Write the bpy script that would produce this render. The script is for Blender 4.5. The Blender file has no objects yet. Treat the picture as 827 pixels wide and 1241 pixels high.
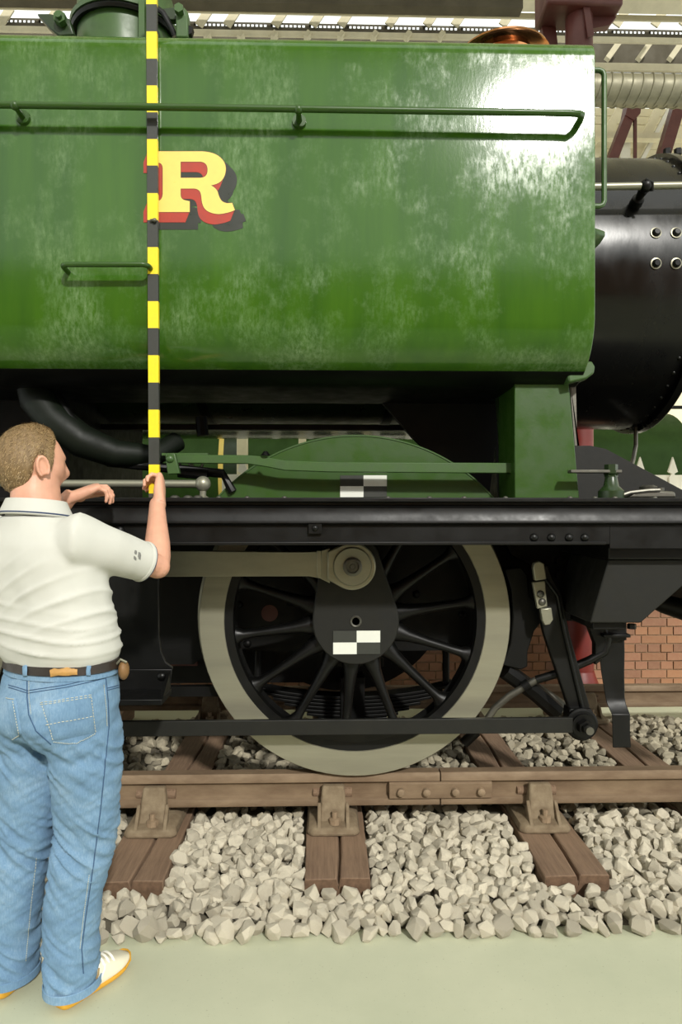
import bpy, bmesh, math, random
from math import sin, cos, pi, radians, sqrt, atan2, tan
from mathutils import Vector, Matrix, noise
from mathutils.bvhtree import BVHTree

sc = bpy.context.scene
COL = sc.collection
# ------------------------------------------------------------------ camera
TH = radians(1.48); F = 830.0; CZ = 1.53          # yaw, focal length in px of the 827 wide frame, eye height
cd = bpy.data.cameras.new('camera'); cam = bpy.data.objects.new('camera', cd); COL.objects.link(cam)
cam.location = (0, 0, CZ); cam.rotation_euler = (pi/2, 0, -TH)
cd.sensor_fit = 'HORIZONTAL'; cd.sensor_width = 36; cd.lens = 36*F/827; cd.clip_start = .05
sc.camera = cam
# ------------------------------------------------------------------ light
w = bpy.data.worlds.new('sky'); sc.world = w; w.use_nodes = True
bgn = w.node_tree.nodes['Background']; bgn.inputs[0].default_value = (.97, 1.0, .95, 1); bgn.inputs[1].default_value = 1.5
sd = bpy.data.lights.new('sun', 'SUN'); sd.energy = 3.6; sd.angle = radians(3.2); sd.color = (1, .975, .915)
sun = bpy.data.objects.new('sun', sd); COL.objects.link(sun)
SA, SE = radians(18.5), radians(33)               # sun azimuth to the right of straight behind, elevation
sv = Vector((sin(SA)*cos(SE), -cos(SA)*cos(SE), sin(SE)))
sun.location = sv*20; sun.rotation_euler = sv.to_track_quat('Z', 'Y').to_euler()
vs = sc.view_settings; vs.view_transform = 'Standard'; vs.look = 'None'; vs.gamma = 1; vs.use_curve_mapping = False
vs.exposure = -0.1
sc.cycles.max_bounces = 8

# ------------------------------------------------------------------ helpers
def W(px, py, Y):
    """point of the plane Y seen at photo position (px,py)"""
    rx = (px-413.5)/F; x = sin(TH)+rx*cos(TH); y = cos(TH)-rx*sin(TH); t = Y/y
    return Vector((x*t, Y, CZ+(620.5-py)/F*t))
def XZ(pts, Y):
    return [(W(a, b, Y).x, W(a, b, Y).z) for a, b in pts]
ORG = {}
def org(o): return ORG.get(o.name, Vector((0, 0, 0))) if o else Vector((0, 0, 0))
def tag(o, label=None, cat=None, group=None, kind=None):
    if label: o['label'] = label
    if cat: o['category'] = cat
    if group: o['group'] = group
    if kind: o['kind'] = kind
    return o
def thing(name, loc, label, cat, group=None):
    o = bpy.data.objects.new(name, None); COL.objects.link(o); o.location = loc; o.empty_display_size = .1
    ORG[o.name] = Vector(loc)
    return tag(o, label, cat, group)
def dup(o, parent=None, loc=None):
    c = o.copy(); COL.objects.link(c)
    if parent is not None: c.parent = parent
    if loc is not None: c.location = loc
    for ch in list(o.children): dup(ch, c)
    return c

class MB:
    def __init__(s): s.v = []; s.f = []
    def add(s, vs, fs):
        n = len(s.v); s.v += [Vector(v) for v in vs]; s.f += [tuple(i+n for i in f) for f in fs]; return s
    def box(s, x0, x1, y0, y1, z0, z1):
        return s.add([(x, y, z) for z in (z0, z1) for y in (y0, y1) for x in (x0, x1)],
                     [(0, 2, 3, 1), (4, 5, 7, 6), (0, 1, 5, 4), (2, 6, 7, 3), (0, 4, 6, 2), (1, 3, 7, 5)])
    def obox(s, c, ax, ay, az):
        c, ax, ay, az = map(Vector, (c, ax, ay, az))
        return s.add([c+i*ax+j*ay+k*az for k in (-1, 1) for j in (-1, 1) for i in (-1, 1)],
                     [(0, 2, 3, 1), (4, 5, 7, 6), (0, 1, 5, 4), (2, 6, 7, 3), (0, 4, 6, 2), (1, 3, 7, 5)])
    def prism(s, poly, y0, y1):                 # poly in x,z
        n = len(poly); a = sum(poly[i][0]*poly[(i+1) % n][1]-poly[(i+1) % n][0]*poly[i][1] for i in range(n))
        if a < 0: poly = poly[::-1]
        if y0 > y1: y0, y1 = y1, y0
        vs = [(x, y0, z) for x, z in poly]+[(x, y1, z) for x, z in poly]
        return s.add(vs, [tuple(range(n)), tuple(range(2*n-1, n-1, -1))]+[(i, i+n, (i+1) % n+n, (i+1) % n) for i in range(n)])
    def prismx(s, poly, x0, x1):                # poly in y,z
        n = len(poly); a = sum(poly[i][0]*poly[(i+1) % n][1]-poly[(i+1) % n][0]*poly[i][1] for i in range(n))
        if a < 0: poly = poly[::-1]
        vs = [(x0, y, z) for y, z in poly]+[(x1, y, z) for y, z in poly]
        return s.add(vs, [tuple(range(n-1, -1, -1)), tuple(range(n, 2*n))]+[(i, (i+1) % n, (i+1) % n+n, i+n) for i in range(n)])
    def loft(s, rings, caps=True):              # rings: equal lists of points
        n = len(rings[0]); b = len(s.v); fs = []
        for i in range(len(rings)-1):
            for j in range(n):
                k = (j+1) % n; fs.append((i*n+j, i*n+k, (i+1)*n+k, (i+1)*n+j))
        if caps: fs += [tuple(range(n-1, -1, -1)), tuple(range((len(rings)-1)*n, len(rings)*n))]
        return s.add([p for r in rings for p in r], fs)
    def tube(s, pts, r, seg=12, caps=True, flat=1.0):
        pts = [Vector(p) for p in pts]; n = len(pts)
        rs = r if isinstance(r, (list, tuple)) else [r]*n
        T = [((pts[min(i+1, n-1)]-pts[max(i-1, 0)]).normalized()) for i in range(n)]
        u = T[0].orthogonal().normalized()
        if abs(T[0].z) < .9: u = (Vector((0, 0, 1))-T[0]*T[0].z).normalized()
        rings = []
        for i in range(n):
            u = (u-T[i]*u.dot(T[i])).normalized(); v = T[i].cross(u)
            rings.append([pts[i]+rs[i]*(cos(2*pi*j/seg)*u+flat*sin(2*pi*j/seg)*v) for j in range(seg)])
        return s.loft(rings, caps)
    def cyl(s, a, b, r, r2=None, seg=20): return s.tube([a, b], [r, r if r2 is None else r2], seg)
    def lathe(s, prof, c, ax='Z', seg=32, caps=True):   # prof: (radius, height along axis)
        c = Vector(c); rings = []
        for r, h in prof:
            ring = []
            for j in range(seg):
                a = 2*pi*j/seg; p, q = r*cos(a), r*sin(a)
                ring.append(c+Vector({'Z': (p, q, h), 'Y': (q, h, p), 'X': (h, p, q)}[ax]))
            rings.append(ring)
        return s.loft(rings, caps)
    def ball(s, c, r, seg=16, rings=10, sc3=(1, 1, 1)):
        c = Vector(c); R = []
        for i in range(rings+1):
            a = -pi/2+pi*i/rings; a = max(-pi/2+.02, min(pi/2-.02, a))
            R.append([c+Vector((r*cos(a)*cos(2*pi*j/seg)*sc3[0], r*cos(a)*sin(2*pi*j/seg)*sc3[1], r*sin(a)*sc3[2])) for j in range(seg)])
        return s.loft(R)
    def rivet(s, c, r, d=(0, -1, 0), seg=10):
        c = Vector(c); d = Vector(d).normalized()
        return s.tube([c-d*r*.3, c+d*r*.05, c+d*r*.4, c+d*r*.6], [r, r, r*.75, r*.25], seg)
    def nut(s, c, r, h, d=(0, -1, 0)):
        c = Vector(c); d = Vector(d).normalized(); return s.tube([c, c+d*h], [r, r], 6)
    def mesh(s, name, off=Vector((0, 0, 0))):
        me = bpy.data.meshes.new(name); me.from_pydata([v-off for v in s.v], [], s.f); me.update(); return me
    def build(s, name, mat, parent=None, bevel=0, segs=2, angle=35, smooth=True, label=None, loc=None, subd=0, fix=True):
        """one mesh object; loc = own origin (top-level things)"""
        o0 = Vector(loc) if loc is not None else org(parent)
        me = s.mesh(name, o0)
        if fix:
            bm = bmesh.new(); bm.from_mesh(me); bmesh.ops.recalc_face_normals(bm, faces=bm.faces); bm.to_mesh(me); bm.free()
        return finish(me, name, mat, parent, o0 if parent is None else None, bevel, segs, angle, smooth, label, o0, subd)
def finish(me, name, mat, parent, loc=None, bevel=0, segs=2, angle=35, smooth=True, label=None, o0=Vector((0, 0, 0)), subd=0):
    if smooth:
        me.shade_smooth(); me.set_sharp_from_angle(angle=radians(angle))
    o = bpy.data.objects.new(name, me); COL.objects.link(o); ORG[o.name] = o0
    if mat: me.materials.append(mat)
    if parent: o.parent = parent
    elif loc is not None: o.location = loc
    if bevel:
        m = o.modifiers.new('bevel', 'BEVEL'); m.width = bevel; m.segments = segs; m.limit_method = 'ANGLE'; m.angle_limit = radians(40)
        m.harden_normals = False
    if subd:
        m = o.modifiers.new('subd', 'SUBSURF'); m.levels = m.render_levels = subd
    if label: o['label'] = label
    return o
def arc(cx, cz, r, a0, a1, n):
    return [(cx+r*cos(radians(a0+(a1-a0)*i/n)), cz+r*sin(radians(a0+(a1-a0)*i/n))) for i in range(n+1)]
def hull2(pts):
    pts = sorted(set(pts)); 
    def half(p):
        h = []
        for q in p:
            while len(h) > 1 and (h[-1][0]-h[-2][0])*(q[1]-h[-2][1])-(h[-1][1]-h[-2][1])*(q[0]-h[-2][0]) <= 0: h.pop()
            h.append(q)
        return h
    return half(pts)[:-1]+half(pts[::-1])[:-1]

# ------------------------------------------------------------------ materials
def S(r, g, b):
    f = lambda c: (c/255/12.92) if c/255 <= .04045 else ((c/255+.055)/1.055)**2.4
    return (f(r), f(g), f(b), 1)
def mul(c, k): return (c[0]*k, c[1]*k, c[2]*k, 1)
class NT:
    def __init__(s, name):
        s.m = bpy.data.materials.new(name); s.m.use_nodes = True; s.t = s.m.node_tree; s.b = s.t.nodes['Principled BSDF']
    def n(s, typ, **kw):
        nd = s.t.nodes.new(typ)
        for k, v in kw.items(): setattr(nd, k, v)
        return nd
    def l(s, a, b): s.t.links.new(a, b)
    def coord(s, scale=(1, 1, 1), kind='Object'):
        tc = s.n('ShaderNodeTexCoord'); mp = s.n('ShaderNodeMapping'); mp.inputs['Scale'].default_value = scale
        s.l(tc.outputs[kind], mp.inputs[0]); return mp.outputs[0]
    def noise(s, scale, detail=4, rough=.55, vec=None, stretch=(1, 1, 1)):
        nz = s.n('ShaderNodeTexNoise'); nz.inputs['Scale'].default_value = scale; nz.inputs['Detail'].default_value = detail
        nz.inputs['Roughness'].default_value = rough; s.l(vec or s.coord(stretch), nz.inputs['Vector']); return nz.outputs['Fac']
    def ramp(s, fac, stops):
        r = s.n('ShaderNodeValToRGB'); e = r.color_ramp.elements
        while len(e) < len(stops): e.new(.5)
        for el, (p, c) in zip(e, stops): el.position = p; el.color = c if len(c) == 4 else (*c, 1)
        s.l(fac, r.inputs[0]); return r.outputs[0]
    def val(s, fac, a, b, lo=.3, hi=.7):
        r = s.n('ShaderNodeMapRange'); s.l(fac, r.inputs[0]); r.inputs[1].default_value = lo; r.inputs[2].default_value = hi
        r.inputs[3].default_value = a; r.inputs[4].default_value = b; return r.outputs[0]
    def mix(s, fac, a, b):
        m = s.n('ShaderNodeMix', data_type='RGBA')
        for sock, v in ((m.inputs[0], fac), (m.inputs[6], a), (m.inputs[7], b)):
            if hasattr(v, 'is_linked') or hasattr(v, 'links'): s.l(v, sock)
            else: sock.default_value = v
        return m.outputs[2]
    def math(s, op, a, b):
        m = s.n('ShaderNodeMath', operation=op)
        for sock, v in ((m.inputs[0], a), (m.inputs[1], b)):
            if hasattr(v, 'links'): s.l(v, sock)
            else: sock.default_value = v
        return m.outputs[0]
    def bump(s, h, strength=.3, dist=.01):
        b = s.n('ShaderNodeBump'); b.inputs['Strength'].default_value = strength; b.inputs['Distance'].default_value = dist
        s.l(h, b.inputs['Height']); s.l(b.outputs[0], s.b.inputs['Normal']); return b
    def set(s, **kw):
        for k, v in kw.items():
            i = s.b.inputs[k.replace('_', ' ')]
            if hasattr(v, 'links'): s.l(v, i)
            else: i.default_value = v
        return s
def M(name, col, rough=.5, metal=0., var=.25, scale=9, bump=0., bscale=80, bdist=.004, coat=0., stretch=(1, 1, 1), col2=None, rvar=.1, spec=.5, lo=.3, hi=.7):
    t = NT(name); f = t.noise(scale, 5, .6, stretch=stretch)
    c2 = col2 or mul(col, 1-var)
    t.set(Base_Color=t.ramp(f, [(lo, col if col2 else mul(col, 1+var*.5)), (hi, c2)]), Roughness=t.val(f, max(.02, rough-rvar), min(1, rough+rvar)), Metallic=metal)
    t.b.inputs['Specular IOR Level'].default_value = spec
    if coat: t.set(Coat_Weight=coat, Coat_Roughness=.06)
    if bump: t.bump(t.noise(bscale, 5, .6, stretch=stretch), bump, bdist)
    return t.m
MAT = {}
def loco_green():
    t = NT('loco_green_paint')
    big = t.noise(2.6, 8, .68); fine = t.noise(70, 4, .7, stretch=(1, 1, .35)); streak = t.noise(9, 6, .6, stretch=(1, 1, .12))
    haze = t.math('MULTIPLY', t.val(big, 0, 1, .47, .62), t.val(fine, .05, 1, .38, .64))
    base = t.ramp(streak, [(.3, S(60, 98, 24)), (.7, S(46, 82, 24))])
    t.set(Base_Color=t.mix(t.math('MULTIPLY', haze, .34), base, S(140, 166, 122)), Roughness=t.val(haze, .11, .28, 0, 1), Coat_Weight=.0, Coat_Roughness=.1)
    t.bump(t.math('ADD', fine, t.math('MULTIPLY', t.noise(3, 3), .6)), .05, .004)
    return t.m
MAT['tank'] = loco_green()
MAT['green'] = M('plain_green_paint', S(44, 76, 18), .38, var=.14, scale=12, bump=.04, bscale=120)
MAT['green2'] = M('mid_green_paint', S(62, 90, 46), .4, var=.2, scale=14, bump=.05)
MAT['dgreen'] = M('dark_green_paint', S(36, 54, 26), .35, var=.3, scale=12, bump=.06)
MAT['pipe'] = M('shaded_green_pipe', S(15, 21, 13), .5, spec=.25, var=.3, scale=12, bump=.1)  # green darkened to stand for the tank's shadow on the pipe
MAT['black'] = M('black_gloss_paint', S(9, 9, 8), .42, spec=.3, var=.35, scale=10, bump=.06, bscale=60)
MAT['black2'] = M('dull_black_paint', S(10, 10, 9), .5, spec=.22, var=.4, scale=14, bump=.12, bscale=70)
MAT['grey'] = M('faded_black_paint', S(30, 30, 27), .5, spec=.3, var=.3, scale=12, bump=.08, bscale=70)
MAT['smoke'] = M('smokebox_black', S(12, 12, 11), .25, var=.3, scale=5, bump=.04, bscale=40, stretch=(1, .5, .5))
MAT['steel'] = M('bright_steel', S(150, 149, 132), .42, .6, var=.22, scale=6, bump=.05, bscale=90, stretch=(.4, 1, 1), rvar=.08)
MAT['steelx'] = M('brushed_steel', S(154, 151, 132), .42, .6, var=.25, scale=5, bump=.06, bscale=140, stretch=(.15, 1, 1.5), rvar=.08)
MAT['dsteel'] = M('dull_steel', S(110, 108, 100), .45, .8, var=.35, scale=9, bump=.1)
MAT['rust'] = M('rusty_rail', S(134, 114, 90), .75, .15, var=.3, scale=16, bump=.2, bscale=90, col2=S(106, 86, 66), stretch=(.35, 1, 1))
MAT['chair'] = M('rusty_cast_iron', S(136, 121, 97), .85, .1, scale=20, bump=.3, bscale=70, col2=S(106, 90, 70))
MAT['bolt'] = M('rust_bolt', S(138, 118, 94), .8, .1, var=.3, scale=30, bump=.2)
MAT['copper'] = M('polished_copper', (.72, .33, .14, 1), .14, 1, var=.1, scale=5)
MAT['yellow'] = M('letter_yellow', S(238, 208, 108), .35, var=.06, scale=20)
MAT['red'] = M('letter_red', S(168, 52, 34), .4, var=.15, scale=20)
MAT['shade'] = M('letter_black', S(40, 44, 36), .35, var=.15, scale=20)
MAT['colred'] = M('oxide_red_paint', S(104, 30, 23), .45, var=.15, scale=8, bump=.03)
MAT['maroon'] = M('maroon_paint', S(84, 40, 34), .5, var=.2, scale=6)
MAT['cream'] = M('cream_paint', S(222, 212, 178), .6, var=.1, scale=5)
MAT['white'] = M('white_paint', S(228, 224, 208), .55, var=.06, scale=10)
MAT['beige'] = M('roof_beige', S(196, 188, 160), .7, var=.15, scale=3)
MAT['dbeige'] = M('roof_dark_board', S(74, 68, 52), .8, var=.2, scale=3)  # dark brown of the roof boards, beam and cable tray
MAT['duct'] = M('galvanised_duct', S(124, 120, 98), .5, .3, var=.2, scale=6)
def wood(name, c1, c2):
    t = NT(name); g = t.noise(7, 8, .7, stretch=(14, .8, 14)); b = t.noise(3, 4)
    t.set(Base_Color=t.mix(t.val(b, 0, .5, .35, .65), t.ramp(g, [(.3, c1), (.7, c2)]), mul(c1, 1.15)), Roughness=.85); t.bump(g, .5, .006); return t.m
MAT['sleeper'] = wood('sleeper_timber', S(134, 110, 88), S(92, 71, 55))
MAT['endgrain'] = M('sleeper_end_grain', S(100, 77, 58), .9, var=.4, scale=30, bump=.4, bscale=60)
def concrete():
    t = NT('concrete_floor'); a = t.noise(1.4, 6, .62); b = t.noise(40, 4); sp = t.noise(130, 2, .5)
    c = t.ramp(a, [(.3, S(196, 198, 172)), (.7, S(180, 184, 158))])
    c = t.mix(t.val(sp, 0, .55, .68, .76), c, S(120, 118, 96))
    t.set(Base_Color=c, Roughness=t.val(a, .42, .7)); t.bump(b, .08, .003); return t.m
MAT['concrete'] = concrete()
def stone(name, lo, hi):
    t = NT(name); oi = t.n('ShaderNodeObjectInfo'); ge = t.n('ShaderNodeNewGeometry')
    r = t.math('FRACT', t.math('ADD', oi.outputs['Random'], ge.outputs['Random Per Island']), 0)
    c = t.ramp(r, [(0, lo), (.5, mul(hi, .93)), (1, hi)]); nz = t.noise(45, 5, .65)
    t.set(Base_Color=t.mix(t.val(nz, .0, .4, .4, .7), c, mul(lo, .72)), Roughness=.92); t.bump(nz, .45, .006); return t.m
MAT['stone'] = stone('grey_limestone', S(158, 151, 134), S(196, 188, 168))
MAT['stone2'] = stone('darker_limestone', S(124, 117, 100), S(176, 167, 144))  # darker limestone tone for the stones beyond the near rail
MAT['bed'] = M('ballast_dust', S(96, 90, 76), .95, var=.4, scale=40, bump=.5, bscale=60)
def brickmat():
    t = NT('red_brick'); oi = t.n('ShaderNodeObjectInfo'); ge = t.n('ShaderNodeNewGeometry')
    r = t.math('FRACT', t.math('ADD', oi.outputs['Random'], ge.outputs['Random Per Island']), 0)
    c = t.ramp(r, [(0, S(132, 92, 68)), (.35, S(152, 108, 78)), (.7, S(142, 100, 78)), (1, S(118, 84, 66))]); nz = t.noise(30, 5)
    t.set(Base_Color=t.mix(t.val(nz, 0, .3), c, S(158, 126, 98)), Roughness=.9); t.bump(nz, .3, .004); return t.m
MAT['brick'] = brickmat()
MAT['mortar'] = M('lime_mortar', S(148, 124, 98), .95, var=.15, scale=20)
MAT['bgreen'] = M('far_green_paint', S(46, 74, 24), .5, var=.2, scale=6, spec=.2)
# ================================================================== SETTING
rng = random.Random(7)
def struct(name, mb, mat, parent=None, **k):
    o = mb.build(name, MAT[mat], parent, **k)
    if parent is None: o['kind'] = 'structure'
    return o
# concrete floor both sides of the track
struct('floor', MB().box(-9, 9, -8, 9.9, -.2, 0), 'concrete', loc=(0, 0, 0))
# wall of the hall behind the camera
wf = struct('wall_front', MB().box(-9, 9, -8.3, -8, -.2, 6.2), 'brick', loc=(0, -8, 0))
# platform with its brick face
YB = 5.9
struct('platform', MB().box(-9, 9, YB+.1, 9.9, 0, .95), 'concrete', loc=(0, YB+.1, 0))
bw = struct('wall_platform', MB().box(-9, 9, YB+.005, YB+.1, 0, .93), 'mortar', loc=(0, YB, 0))
bl, bh, gap = .2155, .065, .0095
bm_s = MB().box(0, bl, -.006, .05, 0, bh).mesh('brick_stretcher'); bm_h = MB().box(0, .103, -.006, .05, 0, bh).mesh('brick_header')
for me in (bm_s, bm_h): me.materials.append(MAT['brick'])
far = MB(); nb = 0
for c in range(12):
    z = .012+c*.075; head = (c % 2 == 0)
    step = (.103 if head else bl)+gap; L = .103 if head else bl
    x = -6.0-(.056 if head else 0)
    while x < 6:
        inview = (2.02 < x < 3.3 or .62 < x < 1.42)
        if inview and nb < 295:
            o = bpy.data.objects.new('brick', bm_h if head else bm_s); COL.objects.link(o); o.parent = bw
            o.location = (x, rng.uniform(-.003, .002), z); o.rotation_euler = (0, rng.uniform(-.004, .004), 0); nb += 1
        else:
            d = rng.uniform(-.003, .002); far.box(x, x+L, YB-.006+d, YB+.05, z, z+bh)
        x += step
o = far.build('brickwork', MAT['brick'], bw, smooth=False); o['kind'] = 'stuff'
struct('trim_1', MB().box(-9, 9, YB-.04, YB+.12, .915, .96), 'cream', loc=(0, YB, .93), bevel=.01)

# back wall of boards, roof and roof steel
wb = struct('wall_back', MB().box(-16, 16, 13.06, 13.2, 0, 9.3), 'cream', loc=(0, 13, 0))
pk = MB().box(-16, 16, 0, .05, 0, .149).mesh('wall_plank'); pk.materials.append(MAT['cream'])
for k in range(30):
    o = bpy.data.objects.new('plank', pk); COL.objects.link(o); o.parent = wb; o.location = (0, rng.uniform(-.004, .004), 4.55+k*.158)
# diagonal ribs and struts in front of the boards
def bar2(px0, py0, px1, py1, Y, wd, dp, name, mat, parent=None, Y2=None):
    a = W(px0, py0, Y); b = W(px1, py1, Y2 or Y); d = (b-a).normalized(); s = d.cross(Vector((0, 1, 0))).normalized(); q = d.cross(s)
    m = MB(); m.obox((a+b)/2, d*(b-a).length/2, s*wd/2, q*dp/2)
    if parent is None: return struct(name, m, mat, loc=(a+b)/2)
    return m.build(name, MAT[mat], parent)
for i, (a, b, c, d) in enumerate([(764, 200, 812, 108), (706, 215, 766, 108), (838, 200, 890, 108)]):
    bar2(a, b, c, d, 12.75, .16, .1, 'trim_%d' % (i+2), 'cream'); 
for i, (a, b, c, d) in enumerate([(775, 200, 824, 108)]):
    bar2(a, b, c, d, 12.7, .07, .12, 'trim_%d' % (i+5), 'white')
struct('trim_6', MB().box(-16, 16, 12.35, 12.5, W(0, 158, 12.4).z, W(0, 151, 12.4).z), 'cream', loc=(0, 12.4, 8))
tr = thing('roof_strut', W(760, 160, 12), 'dark red raking strut with a gusset head under the round duct', 'strut')
bar2(740, 198, 767, 128, 12.0, .17, .2, 'strut_leg', 'maroon', tr); bar2(764, 126, 806, 116, 12.0, .07, .16, 'brace', 'maroon', tr)
bar2(770, 133, 770, 200, 12.0, .05, .05, 'drop_rod', 'maroon', tr)
MB().prism(XZ([(762, 120), (778, 120), (776, 138), (768, 146), (758, 140)], 11.9), 11.88, 12.1).build('gusset', MAT['maroon'], tr)
tr = thing('roof_strut', W(815, 150, 12), 'dark red raking strut at the right edge of the photo', 'strut')
bar2(796, 215, 828, 108, 12.0, .2, .2, 'strut_leg', 'maroon', tr); bar2(818, 116, 850, 112, 12.0, .1, .16, 'brace', 'maroon', tr)
sg = thing('wall_sign', W(758, 174, 12.6), 'small white notice board hanging between the roof struts', 'sign')
a, b = W(752.5, 160, 12.6), W(764, 192, 12.6)
MB().box(a.x, b.x, 12.58, 12.62, b.z, a.z).build('board', MAT['white'], sg, bevel=.004)
c = W(758, 166, 12.57)
for dx in (-.03, .03): MB().box(c.x+dx-.012, c.x+dx+.012, 12.572, 12.579, c.z-.03, c.z+.03).build('mark', MAT['dsteel'], sg)
# spiral duct
D = 9.2; zt, zb_ = W(0, 79, D).z, W(0, 116, D).z; r = (zt-zb_)/2*1.0; zc = (zt+zb_)/2
du = thing('air_duct', (0, D, zc), 'grey spiral wound ventilation duct running under the roof', 'duct')
MB().tube([(-14, D, zc), (14, D, zc)], r, 40).build('duct_pipe', MAT['duct'], du)
m = MB(); pitch = .155
k = 0
for i in range(int(7/pitch)):
    x0 = 2.4+i*pitch*.9; ring = []
    pts = [(x0+pitch*.75*(t/24)*1.6, D+(r+.004)*sin(2*pi*t/24+pi), zc+(r+.004)*cos(2*pi*t/24+pi)) for t in range(25)]
    m.tube(pts, .011, 5)
o = m.build('spiral_seam', MAT['duct'], du); o['kind'] = 'stuff'
# roof steel: beams parallel to the track, read from the photograph at depth 12
def zz(py, Y): return W(413, py, Y).z
def beam(name, y0, y1, Y, dp, mat): struct(name, MB().box(-16, 16, Y, Y+dp, zz(y1, Y), zz(y0, Y)), mat, loc=(0, Y, zz(y0, Y)), bevel=.01)
beam('trim_7', 70, 79, 12.2, .06, 'beige'); beam('trim_8', 38, 45, 12.0, .05, 'beige'); beam('trim_9', 11, 18.5, 11.8, .03, 'beige')
struct('roof_board', MB().prismx([(12.9, zz(78, 12.9)), (12.9, zz(36, 12.9)), (13.0, zz(36, 12.9)), (13.0, zz(78, 12.9))], -16, 16), 'dbeige', loc=(0, 12.9, 9))
# perforated cable tray
Y = 12.1; z0, z1 = zz(38, Y), zz(29, Y)
ct = thing('cable_tray', (0, Y, z0), 'dark perforated cable tray with daylight showing through its slots', 'cable tray')
hz0, hz1 = z0+(z1-z0)*.42, z0+(z1-z0)*.80
MB().box(-16, 16, Y, Y+.015, z0, hz0).build('lower_rail', MAT['dbeige'], ct); MB().box(-16, 16, Y, Y+.015, hz1, z1).build('upper_rail', MAT['dbeige'], ct)
m = MB(); x = -7
while x < 8.5:
    big = (int((x+7)/.075) % 9 == 8)
    m.box(x, x+(.11 if big else .028), Y, Y+.015, hz0, hz1); x += .075
o = m.build('slot_web', MAT['dbeige'], ct); o['kind'] = 'stuff'
struct('ceiling', MB().prismx([(11.6, zz(10, 11.6)), (7.2, 12.4), (2.5, 12.4), (2.5, 12.6), (7.25, 12.6), (11.8, zz(10, 11.6)+.25)], -16, 16), 'beige', loc=(0, 10, 10))  # slope in view; flat unseen part added to cut overhead sky light
struct('roof', MB().box(-16, 16, -7, -1.2, 11, 11.2), 'beige', loc=(0, -4, 11))  # unseen roof slab behind the camera, added to cut overhead sky light
struct('trim_10', MB().box(-16, W(632, 0, 10.6).x, 10.5, 10.7, zz(11, 10.6), zz(-6, 10.6)), 'dbeige', loc=(-2, 10.6, 9.6))
# rafters crossing the light strip (slanted)
i = 11
for k in range(-12, 16):
    x = 413+k*46.0+ (12 if k % 3 else 0)
    bar2(x, 31, x+14, 10, 12.06, .15, .03, 'trim_%d' % i, 'beige'); i += 1
for k in range(0, 5):
    x = 736+k*38; bar2(x, 72, x+20, 44, 12.6, .1, .1, 'trim_%d' % i, 'beige'); i += 1
for k in range(-8, 4):
    x = 413+k*40.5; bar2(x-2, 47, x+3, 41, 12.0, .08, .16, 'trim_%d' % i, 'beige'); i += 1
# red iron column with capital, on the platform edge side of the track
Yc = 5.55; cx = W(702, 700, Yc).x; cz_top = zz(14, Yc)
ic = thing('iron_column', (cx, Yc, 0), 'dark red round iron column carrying the roof behind the locomotive', 'column')
MB().lathe([(.115, 0), (.112, 2.6)], (cx, Yc, 0), 'Z', 32).build('lower_shaft', MAT['colred'], ic)
MB().lathe([(.118, 2.6), (.118, 2.66), (.110, 2.68), (.108, cz_top-.02)], (cx, Yc, 0), 'Z', 32).build('upper_shaft', MAT['maroon'], ic)
MB().lathe([(.16, 0), (.16, .12), (.13, .2), (.118, .24)], (cx, Yc, 0), 'Z', 32).build('base', MAT['colred'], ic)
MB().box(cx-.32, cx+.30, Yc-.16, Yc+.16, cz_top-.02, cz_top+.3).build('capital', MAT['maroon'], ic, bevel=.02)
MB().prism([(cx-.28, cz_top+.02), (cx-.16, cz_top+.02), (cx-.12, cz_top-.35), (cx-.22, cz_top-.35)], Yc+.1, Yc+.16).build('brace', MAT['maroon'], ic)
MB().prism([(cx+.10, cz_top-.02), (cx+.30, cz_top-.02), (cx+.24, cz_top-.09), (cx+.10, cz_top-.12)], Yc-.03, Yc+.03).build('bracket', MAT['maroon'], ic)
m = MB(); m.obox((cx+.03, Yc-.118, cz_top-.12), (.025, 0, .008), (0, .01, 0), (-.02, 0, .13)); m.build('cable_clip', MAT['maroon'], ic)
# white picket fence on the platform
Yf = 6.6; ztip = zz(553, Yf)
pf = thing('picket_fence', (0, Yf, .95), 'white picket fence with arrow-headed pickets on the platform behind', 'fence')
pal = [(-.038, .95), (-.038, ztip-.2), (-.012, ztip-.165), (-.048, ztip-.145), (0, ztip), (.048, ztip-.145), (.012, ztip-.165), (.038, ztip-.2), (.038, .95)]
pm = MB().prism([(x, z) for x, z in pal], -.012, .012).mesh('picket'); pm.materials.append(MAT['white'])
x0 = W(776, 580, Yf).x; pitch = W(815.5, 580, Yf).x-x0
for k in range(-12, 6):
    o = bpy.data.objects.new('picket', pm); COL.objects.link(o); o.parent = pf; o.location = (x0+k*pitch, 0, -.95)
for za, zb2 in ((zz(596, Yf), zz(575, Yf)), (1.1, 1.2)):
    MB().box(x0-12*pitch-.2, x0+5*pitch+.2, Yf+.012, Yf+.05, za, zb2).build('rail', MAT['white'], pf, bevel=.004)
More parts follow.
